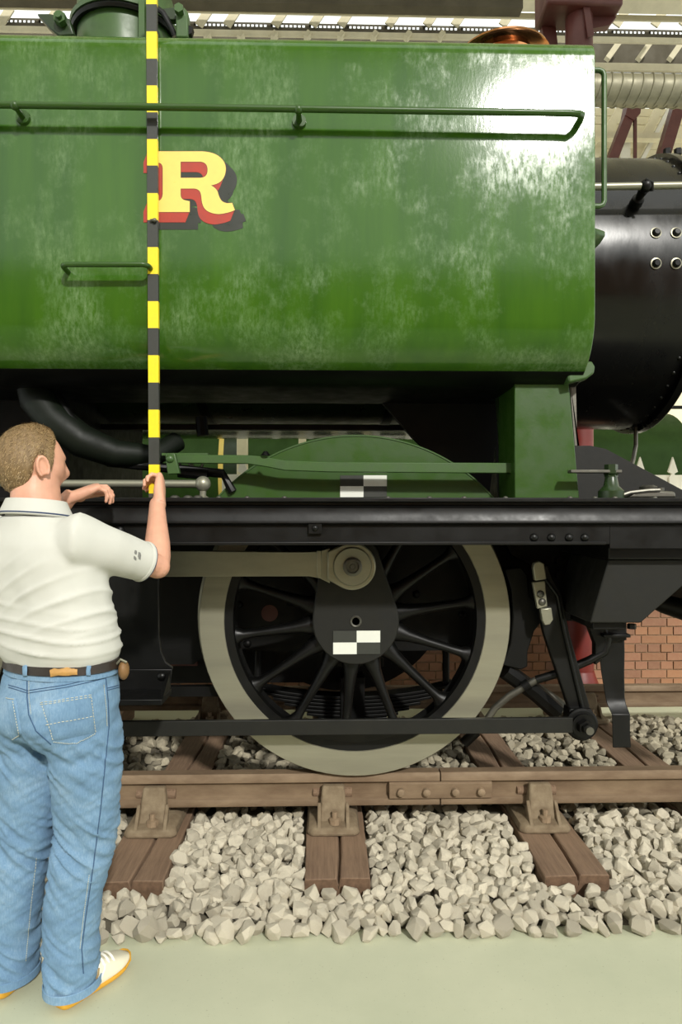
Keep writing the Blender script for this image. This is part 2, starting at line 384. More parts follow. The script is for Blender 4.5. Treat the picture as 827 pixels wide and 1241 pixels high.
# green engine standing beyond the fence
be = thing('background_locomotive', (0, 9.2, .95), 'dark green lined locomotive standing beyond the white picket fence', 'locomotive')
zc = 2.02; r = .84
MB().tube([(-6, 9.2, zc), (4.6, 9.2, zc)], r, 48).build('boiler', MAT['bgreen'], be)
for x in (-1.25, -.98, 2.9):
    m = MB().tube([(x-.03, 9.2, zc), (x+.03, 9.2, zc)], r+.008, 48); m.build('boiler_band', MAT['yellow'], be)
MB().tube([(-1.22, 9.2, zc), (-1.01, 9.2, zc)], r+.006, 48).build('boiler_band', MAT['dgreen'], be)
MB().tube([(-6, 8.2, zc+.78), (5.5, 8.2, zc+.78)], .022, 8).build('handrail', MAT['black'], be)
MB().box(-6.5, 5, 8.2, 10.2, .95+.18, .95+.3).build('footplate', MAT['black2'], be)
MB().box(-6.5, 5, 8.5, 9.9, .952, 1.13).build('frames', MAT['black2'], be)
# cream posts glimpsed under the boiler
for i, (pa, pb) in enumerate(((287, 300), (362, 371), (403, 412), (441, 450))):
    a, b = W(pa, 530, 7.2), W(pb, 530, 7.2)
    o = struct('trim_%d' % (60+i), MB().box(a.x, b.x, 7.2, 7.28, .95, 2.6), 'cream', loc=((a.x+b.x)/2, 7.24, .95), bevel=.006)

# ================================================================== TRACK
YR, YR2 = 3.11, 4.615; ZR = .354; ZS = .1285
SX = [-1.53, -.737, .054, .982, 1.79, 2.62, -2.35]
def stepz(y):      # height of the ballast surface across the track
    pts = [(2.45, 0), (2.50, .012), (2.62, .05), (2.8, .085), (3.0, .105), (3.3, .105), (4.5, .10), (4.7, .065), (4.9, .02), (5.0, 0)]
    for (a, b), (c, d) in zip(pts, pts[1:]):
        if a <= y <= c: return b+(d-b)*(y-a)/(c-a)
    return 0
m = MB(); NX, NY = 90, 60; X0, X1, Y0, Y1 = -3.2, 3.6, 2.50, 4.98
for j in range(NY+1):
    for i in range(NX+1):
        x = X0+(X1-X0)*i/NX; y = Y0+(Y1-Y0)*j/NY; e = j in (0, NY)
        m.v.append(Vector((x, y, -.004 if e else max(.001, stepz(y)-.012+.02*noise.noise((x*9, y*9, 0)))-0)))
m.f = [(j*(NX+1)+i, j*(NX+1)+i+1, (j+1)*(NX+1)+i+1, (j+1)*(NX+1)+i) for j in range(NY) for i in range(NX)]
bed = struct('ballast_bed', m, 'bed', loc=(0, 2.4, 0))
# stones: convex lumps of broken limestone
def stone_mesh(k):
    r = random.Random(100+k); bm = bmesh.new()
    ax = (1, r.uniform(.62, .95), r.uniform(.5, .8))
    for i in range(22):
        v = Vector((r.gauss(0, 1), r.gauss(0, 1), r.gauss(0, 1))).normalized()*r.uniform(.88, 1)
        v = Vector([max(-.8, min(.8, c)) for c in v])
        bm.verts.new((v.x*ax[0], v.y*ax[1], v.z*ax[2]))
    g = bmesh.ops.convex_hull(bm, input=bm.verts)
    bmesh.ops.delete(bm, geom=[v for v in bm.verts if not v.link_faces], context='VERTS')
    bmesh.ops.bevel(bm, geom=bm.edges, offset=.05, segments=1, affect='EDGES') if k >= 100 else None
    bmesh.ops.recalc_face_normals(bm, faces=bm.faces)
    me = bpy.data.meshes.new('stone'); bm.to_mesh(me); bm.free(); return me
SM = [stone_mesh(k) for k in range(14)]
for me in SM: me.materials.append(MAT['stone'])
SD = [([v.co.copy() for v in me.vertices], [tuple(p.vertices) for p in me.polygons]) for me in SM]
def blocked(x, y, r, z):
    for sx in SX:
        if abs(x-sx) < .127+r*.55 and 2.62-r*.5 < y < 5.13: return True
        if abs(x-sx) < .13+r and (2.93-r < y < 3.32+r or 4.43-r < y < 4.82+r): return True
    return False
spots = []
def scatter(n, xa, xb, ya, yb, ra, rb, dens=.72, layer=0.):
    cell = {}; tries = 0; out = []
    while len(out) < n and tries < n*40:
        tries += 1; x = rng.uniform(xa, xb); y = rng.uniform(ya, yb); r = rng.uniform(ra, rb)*rng.uniform(.8, 1.1); z = stepz(y)
        if blocked(x, y, r, z): continue
        ci, cj = int(x//.08), int(y//.08); ok = True
        for a in (-1, 0, 1):
            for b in (-1, 0, 1):
                for (x2, y2, r2) in cell.get((ci+a, cj+b), ()):
                    if (x-x2)**2+(y-y2)**2 < ((r+r2)*dens)**2: ok = False; break
                if not ok: break
            if not ok: break
        if ok:
            cell.setdefault((ci, cj), []).append((x, y, r)); out.append((x, y, z+layer+r*.32+rng.uniform(-.006, .010), r))
    return out
near = scatter(1100, -1.25, 1.75, 2.45, 3.12, .033, .047, .60)
near2 = scatter(700, -1.25, 1.75, 2.52, 3.10, .028, .040, .72, .024)
near += near2
def px_of(x, y): return 392+x*F/y
near.sort(key=lambda s: -(s[3]/s[1])*(1.6 if 110 < px_of(s[0], s[1]) < 830 else .4)-(.02 if s[1] < 2.6 else 0))
def rot3(): return Matrix.Rotation(rng.uniform(0, 2*pi), 3, 'Z') @ Matrix.Rotation(rng.gauss(0, .6), 3, 'X') @ Matrix.Rotation(rng.gauss(0, .6), 3, 'Y')
stuff = MB()
def place(q, mb=None):
    x, y, z, r = q; k = rng.randrange(14); R = rot3(); s = r*1.22
    lowest = min((R @ v).z for v in SD[k][0])*s
    z = max(z, -lowest*(.9 if y < 2.52 else .3))
    if mb is not None: mb.add([R @ v*s+Vector((x, y, z)) for v in SD[k][0]], SD[k][1])
    else:
        o = bpy.data.objects.new('stone', SM[k]); COL.objects.link(o); o.parent = bed
        o.location = Vector((x, y, z))-Vector((0, 2.4, 0)); o.rotation_euler = R.to_euler(); o.scale = (s, s, s)
for q in near[:298]: place(q)
for q in near[298:]: place(q, stuff)
o = stuff.build('loose_stone', MAT['stone'], bed, smooth=False, fix=False); o['kind'] = 'stuff'
stuff = MB()
for q in scatter(1500, -2.6, 3.2, 3.16, 4.93, .026, .042, .66): place(q, stuff)
o = stuff.build('track_stone', MAT['stone2'], bed, smooth=False, fix=False); o['kind'] = 'stuff'

# sleepers: timbers with a split along the top
def sleeper_mesh():
    m = MB(); h = .127; pr = [(-.127, .0), (.127, .0), (.127, .0+h), (.012, h), (.004, h-.03), (-.004, h), (-.127, h)]
    ys = [2.62+.18*i for i in range(15)]; r = random.Random(3); rings = []
    for i, y in enumerate(ys):
        off = .012*sin(i*.9)
        ring = []
        for (x, z) in pr:
            dx = off if abs(x) < .05 else r.uniform(-.003, .003); dz = r.uniform(-.003, .002) if z > .05 else 0
            if i == 0 and z > .1 and abs(x) > .05: dz -= .003
            ring.append((x+dx, y, z+dz+.0015))
        rings.append(ring)
    m.loft(rings); return m
proto = thing('sleeper', (0, 2.62, 0), 'x', 'sleeper', 'timber sleepers under the track')
sm_ = sleeper_mesh(); o = sm_.build('timber', MAT['sleeper'], proto, bevel=.005, angle=30); o.data.materials.append(MAT['endgrain'])
for p in o.data.polygons:
    if abs(p.normal.y) > .9: p.material_index = 1
SL = ['weathered timber sleeper mostly hidden behind the standing man', 'weathered timber sleeper beside the right shoe of the man', 'weathered split timber sleeper straight below the driving wheel', 'weathered timber sleeper just right of the bolted rail joint',
      'weathered timber sleeper under the guard iron at the right edge', None, None]
for i, sx in enumerate(SX[:5]):
    o = proto if i == 0 else dup(proto)
    o.location = (sx, 2.62, 0); o['label'] = SL[i]
# rails
prof = [(-.030, 0), (.030, 0), (.034, .012), (.030, .03), (.010, .042), (.009, .085), (.014, .098), (.035, .108), (.035, .136), (.028, .145), (-.028, .145), (-.035, .136), (-.035, .108), (-.014, .098), (-.009, .085), (-.010, .042), (-.030, .03), (-.034, .012)]
def rail(name, x0, x1, y, label):
    m = MB(); n = 2
    m.prismx([(y+a, ZR-.145+b) for a, b in prof], x0, x1)
    o = m.build(name, MAT['rust'], None, angle=40, loc=((x0+x1)/2, y, ZR-.145)); tag(o, label, 'rail', 'running rails'); return o
xj = W(534, 960, YR-.03).x
rail('rail', -3.2, xj-.003, YR, 'near rusty bullhead rail left of the bolted joint, under the wheel')
rail('rail', xj+.003, 3.6, YR, 'near rusty bullhead rail right of the bolted joint')
rail('rail', -3.2, 3.6, YR2, 'far rusty rail in front of the brick platform face')
# fishplate with four bolts
fa, fb = W(472, 960, YR-.045), W(597, 960, YR-.045)
fp = thing('fishplate', ((fa.x+fb.x)/2, YR-.035, ZR-.1), 'rusty fishplate with four bolts joining two lengths of rail', 'fishplate')
m = MB(); m.prismx([(YR-.011, ZR-.10), (YR-.034, ZR-.115), (YR-.044, ZR-.112), (YR-.044, ZR-.045), (YR-.036, ZR-.038), (YR-.011, ZR-.048)], fa.x, fb.x); m.build('plate', MAT['rust'], fp, bevel=.003)
for px in (486, 517, 552, 583):
    b = W(px, 961, YR-.044); MB().tube([(b.x, YR-.04, ZR-.080), (b.x, YR-.062, ZR-.080), (b.x, YR-.066, ZR-.080)], [.019, .017, .010], 12).build('bolt', MAT['bolt'], fp)
# cast chairs
def chair():
    root = thing('rail_chair', (0, YR, ZS), 'x', 'rail chair', 'cast iron rail chairs')
    def P(x, y, z): return (x, YR+y, ZS+z)
    # base plate with rounded, sloping edges
    rings = []
    for (sx, sy0, sy1, z) in ((.112, -.155, .16, 0), (.115, -.158, .163, .012), (.108, -.15, .155, .032), (.085, -.115, .12, .048)):
        rings.append([P(x, y, z) for x, y in ((-sx+.02, sy0), (sx-.02, sy0), (sx, sy0+.02), (sx, sy1-.02), (sx-.02, sy1), (-sx+.02, sy1), (-sx, sy1-.02), (-sx, sy0+.02))])
    MB().loft(rings).build('base', MAT['chair'], root, bevel=.006)
    MB().box(-.05, .05, YR-.07, YR+.07, ZS+.03, ZS+.0805).build('seat', MAT['chair'], root, bevel=.006)
    for s in (-1, 1):
        def R(hw, y0, y1, z): return [P(-hw, s*y0, z), P(hw, s*y0, z), P(hw, s*y1, z), P(-hw, s*y1, z)]
        MB().loft([R(.062, .040, .12, .03), R(.058, .038, .096, .08), R(.053, .036, .08, .14), R(.048, .036, .07, .185)]).build('jaw', MAT['chair'], root, bevel=.008)
        for t in (-1, 1): MB().prismx([(YR+s*.09, ZS+.03), (YR+s*.15, ZS+.03), (YR+s*.085, ZS+.12)], t*.062-.008, t*.062+.008).build('rib', MAT['chair'], root, bevel=.003)
    b = MB().tube([P(0.005, -.118, .04), P(0.005, -.118, .062), P(.005, -.118, .066)], [.026, .026, .018], 8)
    b.tube([P(.005, -.118, .06), P(.005, -.118, .092)], [.013, .012], 8); b.build('bolt', MAT['bolt'], root)
    b = MB().tube([P(0.005, .13, .04), P(0.005, .13, .062)], [.026, .024], 8); b.build('bolt', MAT['bolt'], root)
    m = MB(); m.tube([P(-.09, -.012, .135), P(.085, -.012, .135)], [.018, .022], 10, flat=.9); m.build('key', MAT['sleeper'], root)
    return root
ch = chair()
CL = ['behind the standing man', 'beside the man\'s right leg', 'directly under the driving wheel', 'next to the bolted rail joint', 'at the right edge of the photo']
for i, sx in enumerate(SX[:5]):
    o = ch if i == 0 else dup(ch)
    o.location = (sx-.01, YR, ZS); o['label'] = 'cast iron rail chair holding the near rail, '+CL[i]
FL = [None, 'under the footstep', 'behind the driving wheel', 'seen behind the foot of the brake hanger', 'seen right of the guard iron']
for i, sx in enumerate(SX[:5]):
    if i == 0: continue
    o = dup(ch); o.location = (sx-.01, YR2, ZS); o['label'] = 'cast iron rail chair of the far rail, '+FL[i]
# ================================================================== LOCOMOTIVE
YC = 3.86; YT = 2.62; YP = 2.57                   # centre line, tank side, footplate edge
loco = thing('steam_locomotive', (0, YC, ZR), 'green and black pannier tank steam locomotive with a yellow letter R standing on the rails', 'locomotive')
def part(name, mb, mat, parent=None, **k): return mb.build(name, MAT[mat], parent or loco, **k)
# ---- side tank
XT = W(722, 300, YT).x; zt1 = zz(53+1.0, YT+.05); zb = 2.30; rb = .24
ztop = CZ+(620.5-53)/F*(YT+.05)*(cos(TH)/1)      # crown of the top bend
def zat(px, py, Y): return W(px, py, Y).z
ztop = zat(700, 53.5, YT+.06)
prof = [(3.35, 2.06), (3.2, 2.045)]+[(YT+rb+rb*cos(radians(a)), zb+rb*1.05*sin(radians(a))) for a in range(270, 179, -7)]
prof += [(YT, zb+.02*i) for i in (3, 12, 25)]+[(YT+.10-.10*cos(radians(a)), ztop-.085+.085*sin(radians(a))) for a in range(0, 91, 10)]
prof += [(3.0, ztop+.015), (3.35, ztop+.02)]
tank = part('side_tank', MB().prismx(prof, -3.0, XT), 'tank', bevel=.004, angle=25)
tank.data.materials.append(MAT['black'])
for pg in tank.data.polygons:                     # black material on the downward-facing panels
    if pg.normal.z < -.8: pg.material_index = 1
far_t = part('side_tank', MB().prismx([(2*YC-y, z) for y, z in prof], -3.0, XT), 'tank', angle=25)
# lap seam and rivets of the tank front edge: thin beading
# ---- the painted letter
def tess(outer, holes=()):
    from mathutils.geometry import tessellate_polygon
    pl = [[Vector((x, y, 0)) for x, y in p] for p in (outer, *holes)]
    tri = tessellate_polygon(pl); vs = [v for p in pl for v in p]; return vs, tri
def smoothpoly(pts):
    out = []
    for p in pts:
        if len(p) == 2: out.append(p)
        else:                                     # (cx,cy, x,y): quadratic from last point
            x0, y0 = out[-1]; cx, cy, x, y = p
            for i in range(1, 8):
                t = i/7; out.append(((1-t)**2*x0+2*t*(1-t)*cx+t*t*x, (1-t)**2*y0+2*t*(1-t)*cy+t*t*y))
    return out
outer = smoothpoly([(98, 95), (440, 95), (530, 100, 565, 145), (590, 172, 588, 212), (585, 258, 555, 285), (530, 303, 495, 308), (528, 325, 538, 350), (546, 385, 560, 402), (572, 416, 598, 420), (628, 418), (645, 463),
                    (600, 484, 545, 488), (490, 486, 462, 460), (440, 440, 436, 392), (434, 350, 418, 338), (405, 328, 385, 328), (305, 328), (305, 368), (306, 396, 335, 402), (362, 408), (362, 475), (98, 475), (98, 405), (165, 405), (190, 400, 193, 360), (193, 200), (190, 168, 165, 166), (98, 166)])
hole = smoothpoly([(305, 160), (430, 160), (474, 164, 474, 211), (474, 258, 430, 261), (305, 261)])
def layer(name, mat, offs, y0, y1):
    m = MB(); k = 0
    for i, (dx, dy) in enumerate(offs):
        f = lambda p: (160+(p[0]+dx)*.1935, 165+(p[1]+dy)*.1935)
        Y = YT-y0-(y1-y0)*i/max(1, len(offs)-1)
        vs, tri = tess([f(p) for p in outer], [[f(p) for p in hole]])
        m.add([W(v.x, v.y, Y) for v in vs], tri)
    return m.build(name, MAT[mat], tank, smooth=False)
o = layer('letter_shadow', 'shade', [(46+6*i/9, 42+68*i/9) for i in range(10)]+[(50+20*i/3, 68+0*i) for i in range(4)], .0008, .0012)
o = layer('letter_block', 'red', [(-26*i/9, 65*i/9) for i in range(10)]+[(-3, -3)], .0016, .0021)
o = layer('letter_outline', 'maroon', [(3.2*cos(i*pi/4), 3.2*sin(i*pi/4)) for i in range(8)], .0023, .00235)
letter = layer('letter', 'yellow', [(0, 0)], .0026, .0026)
# ---- tank handrails
def rail_to_tank(pts, r, name, parent=None, mat='green'):
    return part(name, MB().tube(pts, r, 12), mat, parent or loco)
YH = YT-.075
def P3(px, py, Y): return W(px, py, Y)
pr = [P3(-420, 119, YH), P3(0, 127, YH), P3(360, 132, YH), P3(690, 137, YH), P3(702, 138, YH-.0), P3(705.5, 139, YH+.012)]
a = P3(705.5, 140, YH+.012); pr += [a+Vector((.004, .03, -.002)), a+Vector((.004, .07, -.004))]
hr = rail_to_tank(pr, .0125, 'handrail')
for px in (18, 362):
    a = P3(px, 128 if px < 100 else 133, YH)
    m = MB(); m.tube([a, a+Vector((.0, .022, -.002)), a+Vector((.0, .077, -.004))], [.012, .010, .013], 10); m.ball(a, .017, 12, 8)
    m.tube([a+Vector((0, .062, -.004)), a+Vector((0, .077, -.004))], [.026, .028], 12); m.build('stanchion', MAT['green'], hr)
YG = YT-.07
a, b = P3(74, 320.5, YG), P3(179, 320.5, YG); q = Vector((0, .075, -.004)); c = .02
gp = [a+q, a+Vector((0, .03, -.001))]+[a+Vector((c*(1-cos(t)), .03*(1-sin(t)), 0)) for t in (.4, .8, 1.2, 1.57)]
gp += [b+Vector((-c*(1-sin(t)), .03*(1-cos(t)), 0)) for t in (0, .4, .8, 1.2, 1.57)]+[b+Vector((0, .05, -.002)), b+q]
part('grab_handle', MB().tube(gp, .010, 12), 'green')
# end handrail on the tank front
a = P3(722, 85, YT+.07); b = P3(722, 250, YT+.07); x1 = P3(735, 85, YT+.07).x-.008
part('end_handrail', MB().tube([a-Vector((.02, 0, 0)), Vector((x1-.02, a.y, a.z)), Vector((x1-.006, a.y, a.z-.006)), Vector((x1, a.y, a.z-.02)), Vector((x1, a.y, b.z+.02)), Vector((x1-.006, a.y, b.z+.006)), Vector((x1-.02, a.y, b.z)), b-Vector((.02, 0, 0))], .0105, 12), 'green2')
# mud-hole covers / brackets on the tank front
m = MB(); pts = []
xx0 = XT-.01
for (x, y0, y1, z0, z1) in ((XT-.01, 2.72, 3.1, P3(722, 312, 2.78).z, P3(722, 268, 2.72).z), (XT+.055, 2.74, 3.1, P3(740, 300, 2.78).z, P3(740, 274, 2.74).z), (XT+.105, 2.78, 3.1, P3(752, 292, 2.8).z, P3(752, 280, 2.8).z)):
    pts.append([(x, y0, z1-.012), (x, y0+.02, z1), (x, y1, z1), (x, y1, z0), (x, y0+.05, z0), (x, y0, z1-.03)])
part('tank_step', m.loft(pts), 'green', bevel=.004)
YB2 = YT+.12; ply = XZ([(688, 455), (710, 439), (718, 437), (722, 444), (721, 452), (712, 459), (690, 464)], YB2)
part('drain_cover', MB().prism(ply, YB2, YB2+.16), 'green2', bevel=.008)
# ---- filler
fc = W(151, 30, 3.02)
fl = part('filler', MB().lathe([(.205, ztop-.05), (.205, ztop+.40)], (fc.x, 3.05, 0), 'Z', 40), 'green2', angle=40)
zr = zat(150, 3.5, 3.05-.225)
m = MB(); m.lathe([(.205, zr-.005), (.225, zr-.012), (.232, zr), (.225, zr+.012), (.205, zr+.005)], (fc.x, 3.05, 0), 'Z', 40, caps=False); m.build('seal_ring', MAT['black'], fl)
MB().lathe([(.232, zr+.012), (.235, zr+.03), (.2, zr+.06), (.1, zr+.085), (.01, zr+.09)], (fc.x, 3.05, 0), 'Z', 40).build('lid', MAT['green2'], fl)
a = P3(172, 20, 2.84); MB().box(a.x-.012, a.x+.012, 2.835, 2.87, ztop, zr+.02).build('strap', MAT['green2'], fl)
def pp(pts, Y, dy, name, mat, parent, **k): return MB().prism(XZ(pts, Y), Y, Y+dy).build(name, MAT[mat], parent, **k)
pp([(44, 16), (60, 16), (84, 22), (90, 42), (72, 44), (60, 34)], 2.86, .04, 'hinge_lug', 'dgreen', fl, bevel=.006)
a = P3(75, 26, 2.86); MB().nut(a, .026, .03).tube([a, a+Vector((0, -.045, 0))], .014, 10).build('hinge_pin', MAT['green2'], fl)
pp([(213, 45), (213, 14), (217, 8), (223, 8), (228, 14), (228, 45)], 2.86, .05, 'clamp_post', 'green2', fl, bevel=.006)
pp([(196, 10), (214, 8), (214, 24), (206, 24)], 2.88, .03, 'clamp_arm', 'dgreen', fl, bevel=.004)
pp([(228, 30), (234, 33), (232, 40), (228, 42)], 2.87, .03, 'clamp_catch', 'black2', fl)
a = P3(218, 14, 2.86); MB().nut(a, .02, .025).build('clamp_nut', MAT['green2'], fl)
MB().tube([P3(185, 6, 2.86), P3(198, 16, 2.86), P3(208, 34, 2.87), P3(212, 44, 2.88)], .012, 10).build('clamp_spring', MAT['black'], fl)
# ---- chimney with copper cap
xch = W(625, 33, 3.6).x; rc = .262; zch = zat(625, 33.5, YC-rc)
chm = part('chimney', MB().lathe([(.2, 3.3), (.185, zch-.22), (.178, zch-.10)], (xch, YC, 0), 'Z', 40), 'smoke')
MB().lathe([(.179, zch-.16), (.181, zch-.05), (.19, zch-.018), (rc-.012, zch-.008), (rc, zch), (rc-.006, zch+.014), (rc-.03, zch+.018), (.2, zch+.03), (.17, zch+.06), (.15, zch+.05)], (xch, YC, 0), 'Z', 56, caps=False).build('copper_cap', MAT['copper'], chm)
# ---- boiler, smokebox
ZB = 2.73
part('boiler', MB().tube([(-3, YC, ZB), (.9, YC, ZB)], .70, 56), 'dgreen')
for x in (W(246, 515, 3.6).x, -1.6, .35): part('boiler_band', MB().tube([(x-.025, YC, ZB), (x+.025, YC, ZB)], .707, 56), 'black')
part('boiler_clip', MB().tube([W(244, 505, 3.55), W(246, 528, 3.55)], .03, 10), 'black')
part('cladding_rail', MB().box(-2.6, .78, 3.66, 3.7, zz(521, 3.66), zz(515, 3.66)), 'black')
XS = 1.80
sb = part('smokebox', MB().tube([(.72, YC, ZB), (XS, YC, ZB)], .725, 72), 'smoke')
part('smokebox_ring', MB().lathe([(.725, XS-.035), (.75, XS-.035), (.75, XS+.01), (.70, XS+.02)], (0, YC, ZB), 'X', 72), 'smoke', angle=40, bevel=.003)
m = MB()
for k in range(56):
    a = 2*pi*k/56; d = Vector((0, sin(a), cos(a))); m.rivet(Vector((XS-.065, YC, ZB))+d*.725, .011, d)
o = m.build('ring_rivets', MAT['smoke'], sb); o.name = 'ring_rivet'; o['kind'] = 'stuff'
for px in (795, 819.5):
    for py in (282.5, 319.5):
        ray = W(px, py, 3.0)-Vector((0, 0, CZ)); o_ = Vector((0, 0, CZ))   # meet the cylinder
        t = 1.0; best = None
        for i in range(2000):
            p = o_+ray*(.9+i*.0004)
            if (p.y-YC)**2+(p.z-ZB)**2 < .725**2: best = p; break
        d = Vector((0, best.y-YC, best.z-ZB)).normalized()
        m = MB(); m.tube([best-d*.01, best+d*.012, best+d*.02], [.021, .019, .012], 14); m.build('stud', MAT['black'], sb)
        m = MB(); m.lathe([(.020, 0), (.026, .001), (.026, .005), (.020, .006)], (0, 0, 0), 'Z', 16, caps=False)
        R = d.to_track_quat('Z', 'X'); m.v = [R @ v+best for v in m.v]; m.build('stud_washer', MAT['steelx'], sb)
YS = 3.06; a, b = P3(690, 227, YS), P3(960, 222.5, YS)
shr = part('smokebox_handrail', MB().tube([a, b], .0165, 14), 'steel')
p = P3(783, 225.5, YS); d = (Vector((p.x, YC, ZB))-p).normalized()
m = MB(); m.ball(p, .03, 14, 10); m.tube([p, p+d*.03, p+d*.07, p+d*.075, p+d*.085, p+d*.11], [.018, .022, .016, .028, .028, .03], 12)
m.tube([p+Vector((-.012, -.02, .02)), p+Vector((.02, -.02, .005)), p+Vector((.024, -.01, -.028))], .008, 8); m.build('stanchion', MAT['black'], shr)
m = MB()
for px in (809, 822): m.nut(P3(px, 187.5, 3.62), .02, .03, (0, 0, 1))
m.build('crown_bolt', MAT['black2'], sb)
# far details beneath: smokebox saddle
part('saddle', MB().prismx([(3.3, 1.5), (3.42, 2.18), (4.3, 2.18), (4.42, 1.5)], .85, 1.1), 'black2')
# ---- running plate and valance
zp = zz(603, YP); zp2 = zp-.016; zv = zz(660, YP+.02)
rp = part('running_plate', MB().box(-3.0, 2.4, YP, 3.12, zp2, zp), 'black', bevel=.003)
part('inner_plate', MB().box(-3.0, 2.4, 3.12, 3.26, zp2, zp-.003), 'black2')
part('far_running_plate', MB().box(-3.0, 2.4, 4.6, 5.15, zp2, zp), 'black')
va = part('valance', MB().box(-3.0, 1.1, YP+.03, YP+.045, zv, zp2), 'black', bevel=.002)
MB().prismx([(YP+.03, zz(612, YP)), (YP+.014, zz(616, YP)), (YP+.014, zz(626, YP)), (YP+.006, zz(630, YP)), (YP+.006, zz(634, YP)), (YP+.03, zz(637, YP))], -3, 2.4).build('moulding', MAT['black'], va)
MB().box(-3, 1.08, YP+.016, YP+.05, zv-.002, zz(656.5, YP+.016)).build('bottom_flange', MAT['black'], va, bevel=.003)
MB().box(1.1, 2.4, YP+.03, YP+.045, zz(665, YP+.03), zp2).build('front_valance', MAT['black'], va)
for px in (647.5, 668.5, 690, 709):
    b = W(px, 651.5, YP+.03); MB().rivet(b, .017, (0, -1, 0), 14).build('rivet', MAT['black'], va)
for px in (30, 145):
    b = W(px, 643, YP+.03); MB().rivet(b, .02, (0, -1, 0), 14).build('rivet', MAT['black'], va)
pp([(374, 627), (390, 627), (390, 647), (374, 647)], YP+.012, .02, 'lamp_bracket', 'black', va, bevel=.002)
b = W(382, 640, YP+.01); MB().rivet(b, .012).build('rivet', MAT['black'], va)
for px in (266, 300, 345, 470, 520, 562, 612, 690, 720, 744, 792):
    b = W(px, 603, YP+.06); MB().rivet((b.x, YP+.05, zp), .011, (0, 0, 1)).build('rivet', MAT['dsteel'], rp)
# ---- splasher
YSp = 2.98; sc0 = W(432, 752, YSp); rs = zz(528, YSp)-sc0.z
a0 = math.degrees(math.asin((zp-sc0.z)/rs))
part('splasher', MB().prism(arc(sc0.x, sc0.z, rs, a0, 180-a0, 40), YSp, 3.27), 'green', bevel=.003)
part('splasher_beading', MB().tube([(x, YSp, z) for x, z in arc(sc0.x, sc0.z, rs, a0, 180-a0, 40)], .0045, 6), 'green2')
# ---- tank support bracket
YK = 2.80; k1 = XZ([(624, 465), (690, 465), (697, 540), (702.5, 604), (624, 604)], YK)
part('tank_bracket', MB().prism(k1, YK, YK+.26), 'green', bevel=.004)
part('bracket_flange', MB().prism(XZ([(690, 452), (698, 452), (700, 540), (702.5, 540), (697, 540)], YK+.03), YK+.03, YK+.045), 'dsteel')
part('bracket_web', MB().prism(XZ([(600, 455), (624, 455), (624, 604), (612, 604)], YK+.27), YK+.26, YK+.30), 'dgreen')
part('black_web', MB().prism(XZ([(448, 470), (620, 470), (600, 545), (594, 596), (575, 600), (500, 530)], 3.3), 3.3, 3.34), 'black2')
# ---- reach rod
YQ = 2.86
part('reach_rod', MB().prism(XZ([(202, 551), (300, 551.5), (318, 553), (345, 558), (400, 560), (622, 561), (622, 573.5), (400, 572), (345, 570), (325, 566), (300, 562), (202, 561)], YQ), YQ, YQ+.025), 'green2', bevel=.003)
lk = part('reach_link', MB().prism(XZ([(200, 549), (212, 549), (218, 574), (203, 575)], YQ-.03), YQ-.03, YQ), 'green2', bevel=.004)
MB().rivet(W(206, 556, YQ-.03), .018).build('pin', MAT['green2'], lk)
part('reach_bracket', MB().prism(XZ([(196, 549), (252, 549), (252, 552), (196, 552)], 2.9), 2.9, 2.96), 'green2')
part('reach_pin', MB().tube([W(322, 552, YQ), W(322, 547, YQ)], [.02, .008], 10), 'black')
# ---- steel grab rail with ball end
YL = 2.78; a, b = W(-30, 586, YL), W(246, 586.5, YL)
fr = part('footplate_rail', MB().tube([a, b], .016, 14), 'steel')
m = MB(); m.ball(b, .032, 18, 12); m.tube([b-Vector((0, 0, .02)), Vector((b.x, b.y, zp+.012)), Vector((b.x, b.y, zp))], [.015, .013, .03], 12); m.build('ball_stanchion', MAT['steel'], fr)
part('pipe_union', MB().tube([W(216, 573, 2.95), W(252, 576, 2.95)], .02, 10), 'black')
m = MB()
for px in (212, 228, 240): m.rivet((W(px, 600, 2.75).x, 2.75, zp), .022, (0, 0, 1))
m.build('plate_bolt', MAT['dsteel'], rp)
m = MB()
for px in (168, 178, 226, 238):
    a = W(px, 560, 2.98); m.tube([a+Vector((.03*cos(t), 0, .03*sin(t))) for t in [i*.5 for i in range(13)]], .006, 6)
m.build('copper_pipe', MAT['dsteel'], loco)
# ---- injector elbow pipe on the left
el = part('feed_pipe', MB().tube([W(36, 420, 3.0), W(40, 455, 2.98), W(46, 485, 2.95), W(66, 510, 2.92), W(100, 535, 2.92), W(140, 550, 2.95), W(185, 553, 3.0), W(215, 535, 3.1)], [.075, .075, .075, .074, .07, .06, .05, .045], 20), 'pipe')
MB().tube([W(37, 443, 2.985), W(38, 455, 2.98)], .1, 20).build('flange', MAT['black'], el)
for px in (22, 36, 50): MB().nut(W(px, 449, 2.9), .018, .03).build('nut', MAT['black'], el)
part('feed_elbow', MB().tube([W(70, 480, 2.95), W(84, 505, 2.9), W(108, 530, 2.9), W(130, 548, 2.92)], .02, 12), 'black')
part('black_rod', MB().tube([W(130, 560, 2.97), W(270, 574, 2.97), W(282, 596, 2.97)], .02, 8), 'black')
part('fire_box', MB().box(-3, -1.18, 3.2, 4.5, .62, 2.4), 'black2')
